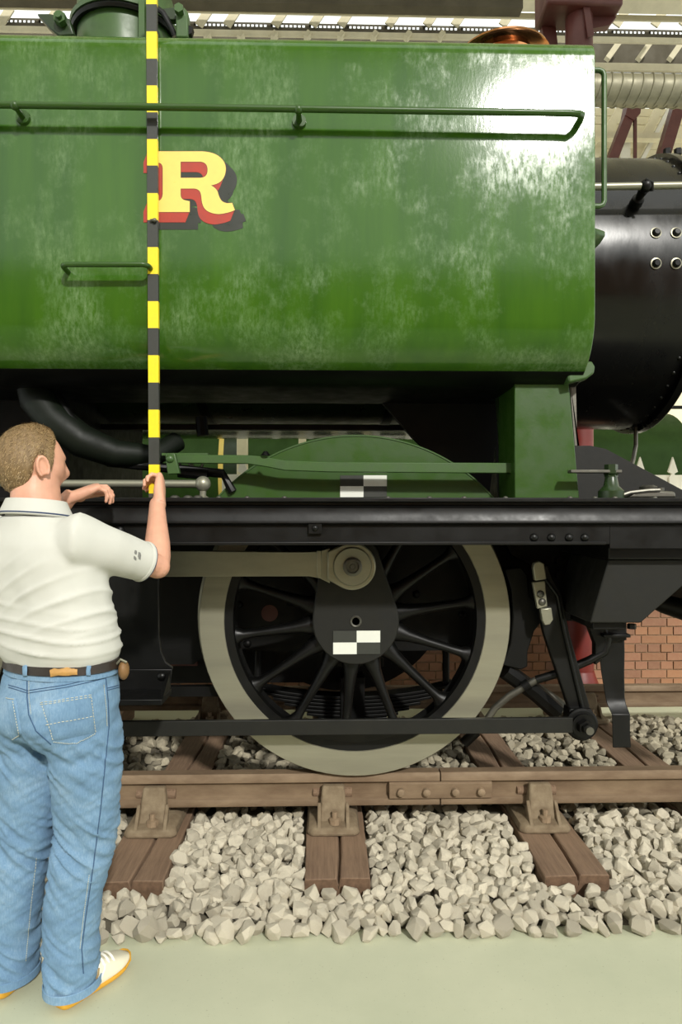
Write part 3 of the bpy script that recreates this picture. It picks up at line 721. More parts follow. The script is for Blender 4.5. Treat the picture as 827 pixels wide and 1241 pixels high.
# ---- right: lubricator stand and cover on the footplate
st = part('lamp_stand', MB().lathe([(.05, zp), (.05, zp+.03), (.03, zp+.05), (.022, zp+.09), (.03, zp+.1)], (W(741, 590, 2.72).x, 2.72, 0), 'Z', 20), 'dgreen')
a = W(741, 572, 2.72); MB().nut(a+Vector((0, 0, -.02)), .026, .05, (0, 0, 1)).build('gland_nut', MAT['dgreen'], st)
MB().box(W(690, 570, 2.72).x, W(752, 570, 2.72).x, 2.70, 2.74, zz(573, 2.72), zz(569, 2.72)).build('stand_bar', MAT['dsteel'], st, bevel=.003)
cv = part('oil_box', MB().prism(XZ([(760, 603.5), (766, 597), (790, 594), (816, 596), (818, 603.5)], 2.72), 2.70, 2.86), 'dsteel', bevel=.008)
MB().tube([W(786, 596, 2.76), W(786, 590, 2.76), W(786, 588, 2.76)], [.03, .035, .02], 14).build('filler_knob', MAT['dsteel'], cv)
MB().tube([W(800, 597, 2.76), W(800, 591, 2.76)], [.016, .018], 12).build('oil_nut', MAT['dsteel'], cv)
MB().tube([W(752, 601, 2.7), W(764, 597, 2.7), W(786, 594.5, 2.7), W(800, 594, 2.7)], .008, 8).build('oil_pipe', MAT['dsteel'], cv)
# frame gusset sloping to the buffer beam
part('front_gusset', MB().prism(XZ([(640, 541), (716, 540), (735, 544), (860, 611), (640, 611)], 3.28), 3.28, 3.31), 'grey', bevel=.002)
part('drain_pipe', MB().tube([W(771, 515, 3.8), W(771, 540, 3.8), W(768, 556, 3.75), W(764, 570, 3.6)], .012, 8), 'dsteel')
# ---- frames between the wheels
YFm = 3.30
fpoly = [(-3, 1.56), (-3, .80), (-.62, .80), (-.55, .86), (.9, .86), (1.0, 1.0), (1.55, 1.0), (1.7, 1.2), (2.3, 1.2), (2.3, 1.56)]
fo = part('main_frame', MB().prism(fpoly, YFm, YFm+.03), 'black2')
part('main_frame', MB().prism(fpoly, 4.40, 4.43), 'black2')
m = MB(); 
for px, py in ((290, 733), (352, 730), (505, 720), (560, 745), (300, 780), (470, 790)): MB().rivet(W(px, py, YFm), .02).build('frame_bolt', MAT['black2'], fo)
h = W(327, 743, YFm); MB().lathe([(.04, -.006), (.001, -.007)], (h.x, YFm, h.z), 'Y', 24).build('lightening_hole', MAT['maroon'], fo)
part('ash_pan', MB().box(-1.9, .12, 3.5, 4.38, .66, 1.5), 'black2')  # ash pan as a dark box added to block light through the underframe
part('motion_plate', MB().box(-.6, 2.2, 3.4, 4.36, 1.16, 1.5), 'black2')
part('axle', MB().cyl((sc0.x, 3.1, 1.048), (sc0.x, 4.6, 1.048), .1), 'black2')
# ---- wheels
def wheel(X, name='driving_wheel'):
    Z = 1.048; Y0 = 3.045; ro = Z-ZR
    wh = MB().lathe([(.578, .012), (.585, 0), (ro-.003, 0), (ro, .004), (ro+.002, .05), (ro+.004, .105), (ro+.028, .125), (ro+.028, .14), (.58, .142)], (X, Y0, Z), 'Y', 96, caps=False).build(name, MAT['steelx'], loco, angle=30, label='driving wheel with a bright steel tyre and black spokes')
    MB().lathe([(.538, .03), (.545, .006), (.5849, .004), (.5849, .12), (.54, .12)], (X, Y0, Z), 'Y', 96, caps=False).build('rim', MAT['black'], wh, angle=30)
    for k in range(14):
        a = radians(8+k*360/14); d = Vector((cos(a), 0, sin(a))); n = Vector((-sin(a), 0, cos(a))); c0 = Vector((X, Y0+.055, Z)); rings = []
        for (r, wd, dp) in ((.12, .05, .045), (.2, .046, .045), (.25, .030, .042), (.34, .022, .036), (.45, .019, .030), (.505, .022, .030), (.532, .036, .034), (.55, .06, .036)):
            rings.append([c0+d*r+n*wd*cos(t)+Vector((0, -1, 0))*dp*sin(t)*(abs(sin(t))**-.25 if abs(sin(t)) > .01 else 1) for t in [2*pi*i/14 for i in range(14)]])
        MB().loft(rings).build('spoke', MAT['black'], wh, angle=50)
    pin = (X-.024, Z+.252)
    hb = hull2(arc(X, Z, .192, 0, 360, 40)+arc(pin[0], pin[1], .135, 0, 360, 30))
    MB().prism(hb, Y0-.03, Y0+.12).build('hub', MAT['grey'], wh, bevel=.006, angle=30)
    MB().lathe([(.017, -.002), (.023, -.006), (.026, -.003), (.026, .01)], (X, Y0-.03, Z), 'Y', 24, caps=False).build('centre_ring', MAT['dsteel'], wh)
    MB().lathe([(.017, -.0012), (.001, -.0012)], (X, Y0-.03, Z), 'Y', 20).build('centre_hole', MAT['smoke'], wh)
    rr = .574; al = math.degrees(math.asin(.47/rr)); 
    MB().prism(arc(X, Z, rr, 180+al, 360-al, 30), Y0+.006, Y0+.11).build('balance_weight', MAT['grey'], wh, bevel=.005)
    return wh, pin
wh, pin = wheel(sc0.x)
wh2, pin2 = wheel(sc0.x-2.30)
mw = MB().lathe([(.53, 0), (.70, 0), (.70, .14), (.53, .14)], (sc0.x, 4.53, 1.048), 'Y', 64, caps=False).build('far_wheel', MAT['black2'], loco, angle=30)
m = MB()
for k in range(14):
    a = radians(20+k*360/14); m.tube([(sc0.x+.1*cos(a), 4.6, 1.048+.1*sin(a)), (sc0.x+.55*cos(a), 4.6, 1.048+.55*sin(a))], [.04, .025], 8)
m.build('far_spoke', MAT['black2'], mw)['kind'] = 'stuff'
# ---- coupling rod
Yr = 2.93; pz = zz(686, Yr); pc = W(427, 686, Yr)
def RZ(px, py): return XZ([(px, py)], Yr)[0]
top = [RZ(-480, 660), RZ(205, 667.5), RZ(360, 669), RZ(385, 668.5), RZ(400, 664)]; bot = [RZ(400, 707), RZ(388, 701), RZ(375, 698.5), RZ(205, 699), RZ(-480, 697)]
cr = part('coupling_rod', MB().prism(top+bot, Yr, Yr+.045), 'steel', bevel=.003)
MB().prism(hull2(arc(pc.x, pc.z, .101, 0, 360, 48)+[RZ(397, 668), RZ(397, 702)]), Yr-.022, Yr+.055).build('rod_boss', MAT['steelx'], cr, bevel=.006)
MB().prism(XZ([(384, 667), (390, 667), (390, 700), (384, 700)], Yr-.004), Yr-.006, Yr+.05).build('rod_collar', MAT['steelx'], cr, bevel=.004)
MB().lathe([(.083, 0), (.083, -.006), (.078, -.016), (.05, -.016)], (pc.x, Yr-.022, pc.z), 'Y', 40).build('washer', MAT['steel'], cr)
MB().lathe([(.04, -.016), (.04, -.026), (.034, -.03), (.026, -.03), (.024, -.024), (.012, -.024), (.01, -.028), (.001, -.028)], (pc.x, Yr-.022, pc.z), 'Y', 32).build('crank_pin_cap', MAT['dsteel'], cr)
# ---- leaf spring under the axle box
spx = sc0.x; ls = None
for k in range(7):
    hl = .50-.055*k; z0 = .585+.0-k*0+.018*(6-k)-.02
    pts = [(spx-hl+2*hl*i/12, .0) for i in range(13)]
    up = [(x, z0-.06*(1-((x-spx)/.5)**2)+.01) for x, _ in pts]; dn = [(x, z-.014) for x, z in up]
    o = MB().prism(up+dn[::-1], 3.36, 3.46)
    if ls is None: ls = part('leaf_spring', o, 'black', bevel=.002)
    else: o.build('spring_leaf', MAT['black'], ls, bevel=.002)
MB().box(spx-.06, spx+.06, 3.35, 3.47, .50, .72).build('spring_buckle', MAT['black2'], ls, bevel=.004)
for s in (-1, 1): MB().tube([(spx+s*.47, 3.41, .66), (spx+s*.47, 3.41, .95)], .018, 10).build('spring_hanger', MAT['black2'], ls)
part('cross_beam', MB().box(W(120, 790, 3.5).x, W(240, 790, 3.5).x, 3.48, 3.6, zz(805, 3.5), zz(783, 3.5)), 'maroon')
part('axle_box', MB().box(spx-.14, spx+.14, 3.2, 3.4, .80, 1.3), 'black2', bevel=.01)
part('lower_beam', MB().box(-1.2, -.35, 3.12, 3.16, zz(843, 3.12), zz(831, 3.12)), 'black2')
# ---- pull rod along the bottom, brake gear
Yb = 2.92
br = part('brake_rod', MB().prism(XZ([(-350, 876), (150, 874.5), (695, 870), (695, 888.5), (150, 893), (-350, 896)], Yb), Yb, Yb+.022), 'grey', bevel=.003)
e = W(708, 880, Yb)
MB().lathe([(.065, 0), (.07, -.004), (.07, -.02), (.062, -.026), (.001, -.026)], (e.x, Yb+.04, e.z), 'Y', 28).build('rod_eye', MAT['black2'], br)
MB().lathe([(.05, .0), (.05, -.012), (.001, -.012)], (e.x, Yb+.012, e.z), 'Y', 24).build('washer', MAT['black'], br)
MB().nut((e.x, Yb, e.z), .034, .035).build('nut', MAT['black'], br); MB().cyl((e.x, Yb-.03, e.z), (e.x, Yb-.07, e.z), .017).build('pin_end', MAT['dsteel'], br)
MB().nut((e.x, Yb-.035, e.z), .024, .02).build('lock_nut', MAT['black'], br)
Yh = 2.99
bh_ = part('brake_hanger', MB().prism(XZ([(652, 690), (664, 684), (670, 700), (682, 722), (690, 765), (715, 855), (718, 872), (694, 872), (690, 858), (660, 768), (654, 740)], Yh), Yh, Yh+.04), 'black', bevel=.005)
MB().tube([W(660, 700, Yh-.005), W(676, 722, Yh-.005), W(684, 765, Yh-.005), W(707, 862, Yh-.005)], .009, 8).build('hanger_rib', MAT['black'], bh_)
MB().prism(XZ([(690, 858), (716, 858), (722, 870), (718, 878), (688, 878)], Yh-.01), Yh-.02, Yh+.06).build('hanger_foot', MAT['black'], bh_, bevel=.006)
lk = part('hanger_link', MB().prism(XZ([(646, 706), (661, 704), (664, 735), (652, 738)], Yh-.035), Yh-.035, Yh-.012), 'steel', bevel=.003, label='bright steel hanger link')
MB().prism(XZ([(649, 704), (646.5, 688), (648, 682), (654, 680), (660, 683), (663, 702)], Yh-.05), Yh-.05, Yh-.02).build('link_head', MAT['steel'], lk, bevel=.004)
MB().prism(XZ([(656, 738), (669, 736.5), (671, 751), (667, 757), (661, 758), (658, 752)], Yh-.05), Yh-.05, Yh-.02).build('link_foot', MAT['steel'], lk, bevel=.004)
for py in (720, 729.5): MB().rivet(W(655.5+(py-720)*.2, py, Yh-.036), .017).build('link_bolt', MAT['dsteel'], lk)
part('brake_block', MB().prism(XZ([(612, 690), (632, 687), (640, 697), (642, 722), (658, 735), (660, 750), (648, 765), (640, 790), (640, 808), (632, 812), (608, 806), (619, 780), (622, 748), (620, 715)], 3.06), 3.06, 3.17), 'black2', bevel=.006)
part('brake_beam', MB().tube([W(612, 812, 3.1), W(648, 838, 3.12), W(675, 862, 3.15)], .04, 8), 'black2')
part('brake_shaft', MB().tube([W(636, 828, 3.35), W(695, 868, 3.35)], .04, 10), 'dsteel', label='rusty brake shaft')
part('hanger_plate', MB().prism(XZ([(612, 655), (735, 655), (735, 690), (712, 742), (672, 742), (655, 690), (620, 672)], 3.2), 3.2, 3.24), 'black2')
m = MB()
for px, py in ((677, 680), (677, 696)): m.nut(W(px, py, 3.2), .022, .03)
m.build('plate_nut', MAT['black'], loco); part('damper_rod', MB().tube([W(712, 668, 3.08), W(692, 700, 3.08), W(692, 712, 3.08)], .012, 8), 'black')
# ---- sand pipe
part('sand_pipe', MB().tube([W(728, 752, 3.02), W(737, 775, 3.02), W(733, 790, 3.02), W(715, 800, 3.02), W(680, 815, 3.04), W(650, 824, 3.06)], .019, 12), 'black')
sp = part('sand_pipe_end', MB().tube([W(650, 824, 3.06), W(618, 843, 3.08), W(600, 858, 3.1), W(588, 876, 3.1), W(572, 892, 3.1)], .0165, 12), 'dsteel', label='bare steel sand pipe end')
MB().tube([W(642, 828, 3.065), W(634, 833, 3.07)], .025, 12).build('pipe_sleeve', MAT['black2'], sp)
MB().tube([W(578, 886, 3.1), W(562, 901, 3.1)], .024, 12).build('nozzle', MAT['black2'], sp)
# ---- guard iron
Yg = 3.02
gi = part('guard_iron', MB().loft([[W(a, y, Yy), W(b, y, Yy), W(b, y, Yy+.03), W(a, y, Yy+.03)] for y, a, b, Yy in
     ((775, 722, 757, Yg), (790, 726, 757.5, Yg), (815, 729, 757, Yg), (845, 734, 757.5, Yg), (853, 736, 759, Yg-.005), (866, 742, 764, Yg-.04), (885, 742.5, 764, Yg-.042), (906, 743, 765, Yg-.042))]), 'black', bevel=.003)
MB().prism(XZ([(712, 752), (760, 752), (760, 776), (734, 780), (730, 800), (722, 806), (722, 780), (716, 764)], Yg-.01), Yg-.012, Yg+.035).build('bracket', MAT['black'], gi, bevel=.004)
MB().box(W(727, 770, Yg).x, W(759, 770, Yg).x, Yg-.05, Yg, zz(772, Yg), zz(768, Yg)).build('clamp_bar', MAT['black'], gi, bevel=.003)
# ---- sand box and step at the front
part('sand_box', MB().prism(XZ([(738, 678), (880, 678), (880, 640), (738, 640)], 2.66), 2.66, 3.2), 'black', bevel=.005)
bx = part('sand_hopper', MB().loft([[W(a, y, 2.70), W(b, y, 2.70), W(b, y, 2.70)+Vector((0, .42, 0)), W(a, y, 2.70)+Vector((0, .42, 0))] for y, a, b in ((678, 738, 864), (682, 737, 860), (755, 715.5, 777))]), 'grey', bevel=.005)
MB().box(W(718, 756, 2.75).x, W(758, 756, 2.75).x, 2.74, 3.0, zz(764, 2.75), zz(755, 2.75)).build('hopper_foot', MAT['black'], bx, bevel=.004)
MB().nut(W(766, 756, 2.74)+Vector((0, 0, .0)), .018, .02, (0, 0, -1)).build('hopper_bolt', MAT['black'], bx)
part('buffer_beam', MB().box(2.22, 2.3, 2.62, 5.1, .95, 1.6), 'black')
part('front_pipe', MB().tube([W(775, 722, 3.6), W(805, 732, 3.6), W(840, 742, 3.6), W(870, 745, 3.6)], [.03, .05, .06, .06], 14), 'black2')
# ---- footstep on the left
Yst = 2.72
fs = part('footstep', MB().prism(XZ([(100, 640), (192, 640), (192.5, 770), (195, 790), (201, 803), (209, 809), (209, 812), (100, 812)], Yst), Yst, Yst+.015), 'black', bevel=.002)
MB().box(W(60, 830, Yst).x, W(208, 830, Yst).x, Yst-.16, Yst+.0, zz(848, Yst-.1), zz(841, Yst-.1)).build('tread', MAT['black2'], fs, bevel=.003)
MB().loft([[W(60, 811, Yst-.012), W(209, 811, Yst-.012), W(209, 811, Yst), W(60, 811, Yst)], [W(60, 843, Yst-.012), W(205, 843, Yst-.012), W(205, 843, Yst), W(60, 843, Yst)]]).build('riser', MAT['black'], fs, bevel=.003)
for px in (148, 196): MB().rivet(W(px, 820, Yst-.012), .018, (0, -1, 0), 12).build('rivet', MAT['black'], fs)
a = W(207, 812, Yst)
MB().prismx([(Yst, a.z), (Yst-.16, zz(846, Yst-.1)), (Yst, zz(846, Yst-.1))], a.x-.012, a.x).build('end_plate', MAT['black'], fs)

# ================================================================== SURVEY TARGETS AND STAFF
def target(px0, py0, px1, py1, Y, label):
    a, b = W(px0, py0, Y), W(px1, py1, Y); t = thing('survey_target', ((a.x+b.x)/2, Y, b.z), label, 'target'); mx, mz = (a.x+b.x)/2, (a.z+b.z)/2
    for x0, x1, z0, z1, mt in ((a.x, mx, mz, a.z, 'shade_k'), (mx, b.x, mz, a.z, 'white_t'), (a.x, mx, b.z, mz, 'white_t'), (mx, b.x, b.z, mz, 'shade_k')):
        MB().box(x0, x1, Y-.002, Y, z0, z1).build('white_square' if mt == 'white_t' else 'black_square', MAT[mt], t, smooth=False)
MAT['shade_k'] = M('target_black', S(48, 50, 44), .6, var=.1); MAT['white_t'] = M('target_white', S(222, 224, 214), .6, var=.04)
target(412.5, 576, 469, 602.5, 2.978, 'black and white chequered target stuck on the green splasher')
target(404, 764.5, 461, 792.5, 3.012, 'black and white chequered target stuck on the wheel hub')
YStf = YT-.03
stf = thing('survey_staff', (W(185, 590, YStf).x, YStf, W(185, 600, YStf).z), 'black and yellow banded survey staff held up against the tank', 'staff')
MAT['staff_y'] = M('staff_yellow', S(240, 214, 40), .4, var=.06, scale=40); MAT['staff_k'] = M('staff_black', S(52, 54, 50), .45, var=.15, scale=40)
yb = [-64, -27, 5, 38, 71, 103.5, 136, 168.5, 200.5, 234, 266.5, 299.5, 332, 365, 397.5, 430.5, 463.5, 496.5, 530, 563, 598]
for i in range(len(yb)-1):
    y0, y1 = yb[i], yb[i+1]; xc0 = 183.2+3*(y0/570); xc1 = 183.2+3*(y1/570)
    q = [(xc0-6.3+.4, y0), (xc0+6.3+.4, y0), (xc1+6.3+.4, y1), (xc1-6.3+.4, y1)]
    MB().prism(XZ(q, YStf), YStf, YStf+.018).build('yellow_band' if i % 2 == 1 else 'black_band', MAT['staff_y' if i % 2 == 1 else 'staff_k'], stf, smooth=False)
a = W(186.5, 598, YStf); MB().box(a.x-.019, a.x+.019, YStf, YStf+.018, a.z-.015, a.z).build('end_cap', MAT['dsteel'], stf)
a = W(186, 268, YStf); m = MB(); m.tube([a+Vector((-.01, -.004, 0)), a+Vector((.012, -.006, .003))], .006, 8); m.ball(a+Vector((.006, -.008, 0)), .008, 8, 6); m.build('catch', MAT['dsteel'], stf)
# ================================================================== THE MAN
man = thing('person', (-.87, 2.17, 0), 'man seen from behind in white polo shirt and light blue jeans holding the staff', 'person')
MAT['skin'] = M('skin', S(216, 162, 136), .5, var=.12, scale=14, bump=.03, bscale=160); MAT['skin'].node_tree.nodes['Principled BSDF'].inputs['Subsurface Weight'].default_value = .12
MAT['skin'].node_tree.nodes['Principled BSDF'].inputs['Subsurface Radius'].default_value = (.01, .004, .002)
MAT['hair'] = M('sandy_hair', S(128, 104, 70), .6, var=.35, scale=60, bump=.5, bscale=220, stretch=(1, 1, .3))
MAT['strand'] = M('hair_strand', S(172, 146, 104), .5, var=.4, scale=120)
MAT['shirt'] = M('white_cotton', S(199, 199, 191), .9, var=.03, scale=10, bump=.12, bscale=500, bdist=.001)
MAT['navy'] = M('navy_knit', S(52, 66, 96), .9, var=.1)
MAT['logo'] = M('grey_print', S(120, 120, 116), .8, var=.1)
def denim():
    t = NT('light_denim'); a = t.noise(5, 5, .65); wv = t.noise(260, 3, .7, stretch=(1, 1, .25)); f = t.math('ADD', t.math('MULTIPLY', a, .65), t.math('MULTIPLY', wv, .35))
    t.set(Base_Color=t.ramp(f, [(.3, S(84, 115, 146)), (.52, S(110, 143, 172)), (.72, S(148, 173, 194))]), Roughness=.92); t.bump(wv, .3, .0015); return t.m
MAT['denim'] = denim(); MAT['stitch'] = M('pale_stitching', S(196, 196, 176), .9, var=.15, scale=200); MAT['seam'] = M('dark_denim_seam', S(60, 88, 120), .9, var=.2, scale=60)
MAT['leather'] = M('black_brown_leather', S(44, 36, 30), .45, var=.2, scale=30, bump=.1); MAT['tan'] = M('tan_leather', S(186, 142, 80), .6, var=.15, scale=40, bump=.1)
MAT['pouch'] = M('brown_leather', S(126, 94, 56), .6, var=.2, scale=30)
MAT['gum'] = M('ochre_rubber', S(206, 154, 46), .55, var=.12, scale=20); MAT['shoe'] = M('cream_leather', S(226, 220, 196), .6, var=.06, scale=20, bump=.05); MAT['shoe2'] = M('white_leather', S(238, 236, 224), .5, var=.05); MAT['shoeline'] = M('grey_brown_trim', S(150, 128, 88), .7, var=.1)

PSI = radians(28); Rr = Vector((cos(PSI), -sin(PSI), 0)); Ff = Vector((sin(PSI), cos(PSI), 0)); Up = Vector((0, 0, 1))
def ell(c, a, b, n=28, R=Rr, Fw=Ff, sq=1.0):
    c = Vector(c); o = []
    for i in range(n):
        t = 2*pi*i/n; cx, sx = cos(t), sin(t)
        o.append(c+R*a*math.copysign(abs(cx)**sq, cx)+Fw*b*math.copysign(abs(sx)**sq, sx))
    return o
def remesh(mb, voxel, smooth=4, fac=.5, disp=None):
    me = mb.mesh('tmp'); bm = bmesh.new(); bm.from_mesh(me); bmesh.ops.recalc_face_normals(bm, faces=bm.faces); bm.to_mesh(me); bm.free()
    o = bpy.data.objects.new('tmp', me); COL.objects.link(o)
    m = o.modifiers.new('r', 'REMESH'); m.mode = 'VOXEL'; m.voxel_size = voxel
    if smooth: s = o.modifiers.new('s', 'SMOOTH'); s.factor = fac; s.iterations = smooth
    dg = bpy.context.evaluated_depsgraph_get(); dg.update()
    out = bpy.data.meshes.new_from_object(o.evaluated_get(dg)); bpy.data.objects.remove(o)
    if disp:
        ns = [v.normal.copy() for v in out.vertices]
        for v, n in zip(out.vertices, ns): v.co += n*disp(v.co, n)
    return out
def shift(me, off):
    for v in me.vertices: v.co -= off
MO = Vector((-.87, 2.17, 0))
# ---- skeleton points
SHR, ELR, WRR = Vector((-.722, 2.09, 1.435)), W(191, 686, 2.29), W(190.5, 613, 2.505)
SHL, ELL_, WRL = Vector((-1.04, 2.26, 1.435)), Vector((-1.10, 2.46, 1.36)), W(83, 604, 2.40)
HC = Vector((-.922, 2.19, 1.676)); HPSI = radians(40)
HR = Vector((cos(HPSI), -sin(HPSI), 0)); HF = Vector((sin(HPSI), cos(HPSI), 0))
# ---- head
def headpt(u, v):
    """u: azimuth from the face (0) to the right ear (90), v: latitude; head-local x right, y forward, z up"""
    x, y, z = sin(u)*cos(v), cos(u)*cos(v), sin(v)
    g = lambda a, b, s: math.exp(-((a-b)/s)**2)
    ax, ay, az = .083, .106, .122
    X, Y, Z = x*ax, y*ay, z*az
    if z < 0:
        k = -z; X *= 1-.30*k**1.6
        if y > 0: Y *= 1-.06*k; X *= 1-.12*k*max(0, y)
        else: Y *= 1-.38*k**1.3; 
    else:
        X *= 1-.05*z; Y *= 1+.03*(1 if y < 0 else -.6)*z
    f = max(0, y)
    Y += .026*f**6*g(X, 0, .016)*g(Z, -.028, .024)                        # nose
    Y += .010*f**4*g(X, 0, .010)*g(Z, .0, .03)
    for s in (-1, 1):
        Y -= .011*f**2*g(X, s*.033, .018)*g(Z, .006, .014)               # eye sockets
        Y += .006*f**2*g(X, s*.032, .022)*g(Z, .030, .012)               # brow
        X += s*.006*g(Y, .055, .03)*g(Z, -.025, .03)*(1 if s*x > 0 else 0)  # cheek bone
    Y += .006*f**4*g(X, 0, .022)*g(Z, -.070, .006)+.007*f**4*g(X, 0, .02)*g(Z, -.082, .006)-.003*f**4*g(X, 0, .02)*g(Z, -.076, .003)
    Y += .010*f**3*g(X, 0, .022)*g(Z, -.108, .016)                        # chin
    return Vector((X, Y, Z))
def toW(p): return HC+HR*p.x+HF*p.y+Up*p.z
def head_grid(nu, nv, off=0., fn=None):
    m = MB(); R = []
    for j in range(nv+1):
        v = -pi/2*.985+pi*.985*j/nv; R.append([toW(headpt(2*pi*i/nu, v)*(1+off)) for i in range(nu)])
    m.loft(R); return m
body = head_grid(64, 48)
# ears
for s in (-1, 1):
    c = Vector((s*.080, -.012, -.008)); ring = []
    e = MB()
    # flat lobe plus raised rim
    rr = []
    for t, w_ in ((-.006, .75), (.0, 1.0), (.008, 1.0), (.014, .8)):
        rr.append([toW(c+Vector((s*(t+.006*max(0, -cos(q)*.5+.5)*1.2), -.004-.017*w_*cos(q)-.004*sin(q), .031*w_*sin(q)*(1.0 if sin(q) > 0 else .95)))) for q in [2*pi*i/18 for i in range(18)]])
    body.loft(rr)
    rim = [toW(c+Vector((s*(.018+.004*(1-cos(q))*.5), -.004-.017*cos(q)-.004*sin(q), .031*sin(q)))) for q in [radians(-70+i*300/16) for i in range(17)] ]
    body.tube(rim, .0052, 8)
# neck
nb0 = Vector((-.895, 2.165, 1.42))
body.loft([ell(nb0, .10, .085), ell(nb0+Vector((0, .0, .07)), .080, .078), ell(Vector((-.900, 2.172, 1.54)), .074, .076), ell(Vector((-.905, 2.178, 1.60)), .070, .074), ell(Vector((-.906, 2.185, 1.66)), .066, .066)])
# trunk and legs under the clothes
PEL = Vector((-.835, 2.165, .96))
body.loft([ell(PEL+Vector((0, 0, -.1)), .14, .09), ell(PEL, .155, .10), ell((-.828, 2.165, 1.10), .15, .095), ell((-.86, 2.165, 1.28), .165, .10), ell((-.885, 2.165, 1.40), .165, .09), ell((-.895, 2.165, 1.47), .10, .06)])
HIR, KNR, ANR = Vector((-.748, 2.12, .90)), Vector((-.735, 2.16, .53)), Vector((-.785, 2.19, .09))
HIL, KNL, ANL = Vector((-.905, 2.20, .90)), Vector((-.945, 2.20, .53)), Vector((-1.0, 2.245, .09))
for a, b, c in ((HIR, KNR, ANR), (HIL, KNL, ANL)):
    body.tube([a+Vector((0, 0, .05)), a*.5+b*.5, b, b*.5+c*.5, c, c-Vector((0, 0, .04))], [.07, .065, .05, .05, .036, .034], 16)
def limb(mb, pts, rad): mb.tube(pts, rad, 18)
def bez(a, b, c, n=10):
    out = []
    for i in range(n+1):
        t = i/n
        if t < .5: out.append(a.lerp(b, t*2))
        else: out.append(b.lerp(c, t*2-1))
    return out
for s_, e_, w_ in ((SHR, ELR, WRR), (SHL, ELL_, WRL)):
    limb(body, [s_, s_.lerp(e_, .5), s_.lerp(e_, .85), e_, e_.lerp(w_, .15), e_.lerp(w_, .35), e_.lerp(w_, .7), w_, w_+(w_-e_).normalized()*.02], [.055, .052, .045, .043, .044, .043, .034, .028, .026])
    body.ball(e_, .042, 14, 10)
# hands
def hand(mb, wr, *a, k=1.13):
    t = MB(); r = hand0(t, wr, *a); t.v = [wr+(v-wr)*k for v in t.v]; mb.add(t.v, t.f); return r
def hand0(mb, wr, d, n, flex, thumb, s_sign, spread=.0):
    """wr wrist, d pointing direction, n palm normal; thumb side = s"""
    d = d.normalized(); n = (n-d*n.dot(d)).normalized(); s = d.cross(n)*s_sign
    def ring(t, hw, ht, off=0.): 
        c = wr+d*t+n*off
        return [c+s*hw*math.copysign(abs(cos(q))**.7, cos(q))+n*ht*math.copysign(abs(sin(q))**.8, sin(q)) for q in [2*pi*i/18 for i in range(18)]]
    mb.loft([ring(-.015, .026, .020), ring(.0, .028, .019), ring(.03, .036, .018, .002), ring(.065, .042, .016, .001), ring(.090, .041, .0125), ring(.1, .036, .009)])
    mb.ball(wr+d*.035+s*.024+n*.008, .02, 12, 8)
    tips = []
    for i, (o, L, r) in enumerate(((.031, .072, .0090), (.0105, .080, .0092), (-.0105, .075, .0088), (-.0300, .059, .0078))):
        p = wr+d*.088+s*o*.98; ang = 0; dr = d*1.0; pts = [p-d*.02, p]; sp = s*(o*spread*8)
        for j, (fr, fl) in enumerate(zip((.45, .30, .25), flex[i])):
            ang += radians(fl); dr = (d*cos(ang)+n*sin(ang)+sp).normalized(); p = p+dr*L*fr; pts.append(p)
        # refine bends with mid points
        mb.tube(pts, [r*1.05, r*1.05, r*.98, r*.9, r*.72], 10); mb.ball(pts[-1], r*.74, 10, 6)
        for q in pts[1:4]: mb.ball(q, r*1.07, 10, 6)
        tips.append((pts[-1], dr, -n*cos(ang)+d*sin(ang)))
    p = wr+d*.022+s*.024+n*.006; pts = [p]
    for L, v in zip((.042, .034, .027), thumb):
        v = (d*v[0]+s*v[1]+n*v[2]).normalized(); p = p+v*L; pts.append(p)
    mb.tube(pts, [.0150, .0115, .0104, .0080], 10); mb.ball(pts[-1], .0082, 10, 6)
    for q in pts[1:3]: mb.ball(q, .0112, 10, 6)
    tips.append((pts[-1], (pts[-1]-pts[-2]).normalized(), None)); return tips
# right hand: palm against the right side of the staff, fingers behind it, thumb up the near face
WRH = W(193.5, 608, 2.515)
body.tube([WRR, WRH], [.028, .027], 14)
hand(body, WRH, Vector((-.10, .62, .72)), Vector((-1, -.05, .0)), [(55, 62, 45), (62, 62, 45), (68, 62, 45), (74, 62, 45)], [(.55, .55, .45), (.55, .85, .30), (.35, 1, .05)], -1)
hand(body, WRL, Vector((.86, .34, .40)), Vector((.38, .25, -.86)), [(24, 48, 30), (32, 50, 30), (38, 52, 32), (46, 52, 30)], [(.75, .55, .25), (.95, .2, .25), (1, -.1, .35)], 1)
me = remesh(body, .0038, 2, .5)
bvh_body = BVHTree.FromPolygons([v.co for v in me.vertices], [tuple(p.vertices) for p in me.polygons])
shift(me, MO); bo = finish(me, 'body', MAT['skin'], man, angle=180, o0=MO)
for s in (-1, 1):
    q = toW(Vector((s*.033, .077, .006))); MB().ball(q, .0115, 14, 10).build('eye', MAT['shoe2'], bo)
